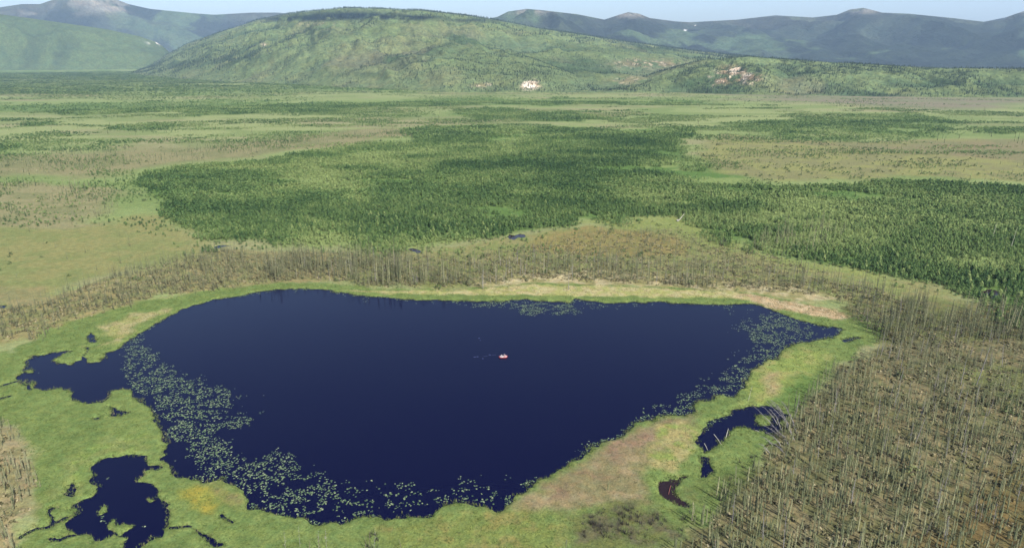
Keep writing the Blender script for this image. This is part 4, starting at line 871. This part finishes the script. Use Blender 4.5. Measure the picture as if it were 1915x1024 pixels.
def skinmesh(name, verts, edges, radii, mat, parent, sub=2):
    me = bpy.data.meshes.new(name); me.from_pydata(verts, edges, []); me.materials.append(mat)
    o = link(name, me, parent); o.modifiers.new('skin', 'SKIN'); m = o.modifiers.new('sub', 'SUBSURF'); m.levels = m.render_levels = sub
    sv = me.skin_vertices[0].data
    for i, r_ in enumerate(radii): sv[i].radius = (r_, r_) if not isinstance(r_, tuple) else r_
    sv[0].use_root = True
    return o
def person(loc, shirt, hat, label, face):
    e = bpy.data.objects.new('person', None); COL.objects.link(e); e.location = loc; e.rotation_euler = (0, 0, face); tag(e, label, 'person')
    # seated facing +x, forearms on the paddle; metres, seat at z=0
    V = [(0,0,.06),(0,0,.2),(.02,0,.38),(.02,0,.50),(.02,0,.57),(.05,0,.64),(.06,0,.74)]; Rr = [.14,.13,.135,.09,.055,.075,.085]; E = [(i, i+1) for i in range(6)]
    for sg in (1, -1):
        k_ = len(V); V += [(.02,.17*sg,.49),(.12,.24*sg,.30),(.34,.20*sg,.28),(.40,.20*sg,.28)]; Rr += [.06,.046,.034,.032]; E += [(3, k_),(k_,k_+1),(k_+1,k_+2),(k_+2,k_+3)]
        for f_ in range(4):
            j = len(V); V += [(.44,(.17+.022*f_)*sg,.295-.004*f_),(.47,(.17+.022*f_)*sg,.272),(.455,(.17+.022*f_)*sg,.25)]; Rr += [.010,.009,.008]; E += [(k_+3,j),(j,j+1),(j+1,j+2)]
        j = len(V); V += [(.41,.165*sg,.27),(.44,.16*sg,.25)]; Rr += [.012,.010]; E += [(k_+3,j),(j,j+1)]
        k_ = len(V); V += [(.05,.10*sg,.04),(.44,.15*sg,.18),(.66,.13*sg,-.10),(.80,.13*sg,-.10)]; Rr += [.085,.06,.042,.035]; E += [(0,k_),(k_,k_+1),(k_+1,k_+2),(k_+2,k_+3)]
    skinmesh('body', V, E, Rr, M['skin'], e)
    S = [(0,0,.04),(0,0,.2),(.02,0,.38),(.02,0,.50)]; SE = [(0,1),(1,2),(2,3)]; SR = [.155,.15,.155,.11]
    for sg in (1, -1): k_ = len(S); S += [(.02,.17*sg,.49),(.12,.24*sg,.30),(.30,.205*sg,.28)]; SR += [.078,.062,.05]; SE += [(3,k_),(k_,k_+1),(k_+1,k_+2)]
    skinmesh('shirt', S, SE, SR, shirt, e)
    T = [(0,0,.05)]; TE = []; TR = [.145]
    for sg in (1, -1): k_ = len(T); T += [(.05,.10*sg,.04),(.44,.15*sg,.18),(.64,.13*sg,-.08)]; TR += [.10,.073,.055]; TE += [(0,k_),(k_,k_+1),(k_+1,k_+2)]
    skinmesh('trousers', T, TE, TR, M['trouser'], e)
    bm = bmesh.new(); bmesh.ops.create_uvsphere(bm, u_segments=16, v_segments=10, radius=1)
    for v in bm.verts: v.co = Vector((v.co.x*.105-.005, v.co.y*.09, v.co.z*.10+.79)) if v.co.z > -.2 or v.co.x < 0 else Vector((v.co.x*.03, v.co.y*.08, .78))
    me = bpy.data.meshes.new('hair'); bm.to_mesh(me); bm.free(); me.materials.append(hat); link('hair', me, e)
    bm = bmesh.new()
    for cx, cy, cz, q in ((.145,0,.735,.018),(.135,.03,.765,.011),(.135,-.03,.765,.011),(.055,.088,.74,.02),(.055,-.088,.74,.02)): bmesh.ops.create_icosphere(bm, subdivisions=1, radius=q, matrix=Matrix.Translation((cx, cy, cz)))
    me = bpy.data.meshes.new('face'); bm.to_mesh(me); bm.free(); me.materials.append(M['skin']); link('face', me, e)
    return e
def bw(x_, y_, z_): c, s_ = math.cos(R(6)), math.sin(R(6)); return (BX + c*x_ - s_*y_, BY + s_*x_ + c*y_, .12+z_)
person(bw(-.62, .05, .28), M['white'], M['hair'], 'person in a white top sitting at the left end of the red boat', R(-20))
person(bw(.62, .05, .28), M['pink'], M['hair'], 'person in a pale pink top sitting at the right end of the red boat', R(150))
def paddle(loc, rot, label):
    e = bpy.data.objects.new('paddle', None); COL.objects.link(e); e.location = loc; e.rotation_euler = rot; tag(e, label, 'paddle')
    link('shaft', bar_mesh('shaft', [(-.75, 0, 0), (0, 0, 0), (.75, 0, 0)], .016, .016, M['alu']), e)
    for sg in (1, -1): slab('blade', [(sg*(.72+.2+a*.2), b*.08) for a, b in ell(1, 1, 14, .8)], -.01, .012, M['white'], e)
paddle(bw(-.20, -.08, .56), (0, R(14), R(70)), 'grey paddle with white blades held by the person in white')
paddle(bw(.20, .08, .56), (0, R(-12), R(80)), 'grey paddle with white blades held by the person in pink')
# bits of foam and floating leaf left behind the boat
fl = simple('foam', (96, 104, 140), .5, .4)
wake = []
gW = random.Random(3)
for (a, b, w_, h_) in [(888,667,1.3,.3),(893,666.5,1.2,.3),(903,670,.6,.4),(916,663,1.4,.3),(896,632,.9,.4),(898,636,.5,.3),(908,665.5,2.0,.12),(924,663,2.2,.10)]:
    X, Y = g2(a, b)
    wake.append([(X + w_*.4*math.cos(t)*gW.uniform(.7, 1.1), Y + h_*.6*math.sin(t)*gW.uniform(.7, 1.1)) for t in [2*math.pi*k_/12 for k_ in range(12)]])
bm = bmesh.new()
for P in wake:
    cx, cy = sum(p[0] for p in P)/12, sum(p[1] for p in P)/12; c0 = bm.verts.new((cx, cy, .03)); V_ = [bm.verts.new((p[0], p[1], .006)) for p in P]
    for k_ in range(12): bm.faces.new((V_[k_], V_[(k_+1) % 12], c0))
me = bpy.data.meshes.new('foam'); bm.to_mesh(me); bm.free(); me.materials.append(fl); tag(link('foam', me), 'pale foam flecks trailing on the water left of the red boat', 'foam', kind='stuff')

# ------------------------------------------------------------------ haze
bm = bmesh.new(); bmesh.ops.create_cube(bm, size=1)
for v in bm.verts: v.co = Vector((v.co.x*30000, v.co.y*30000, -30 + (v.co.z+.5)*1130))
me = bpy.data.meshes.new('haze'); bm.to_mesh(me); bm.free()
hm = bpy.data.materials.new('haze'); hm.use_nodes = True; t = hm.node_tree; t.nodes.remove(t.nodes['Principled BSDF'])
pv = t.nodes.new('ShaderNodeVolumePrincipled'); pv.inputs['Color'].default_value = (.48, .70, 1.0, 1); pv.inputs['Density'].default_value = 4.6e-5; pv.inputs['Anisotropy'].default_value = 0.0
t.links.new(pv.outputs[0], t.nodes['Material Output'].inputs['Volume']); me.materials.append(hm)
hz_o = tag(link('haze', me), 'thin blue summer haze over the whole valley', 'haze', kind='stuff')
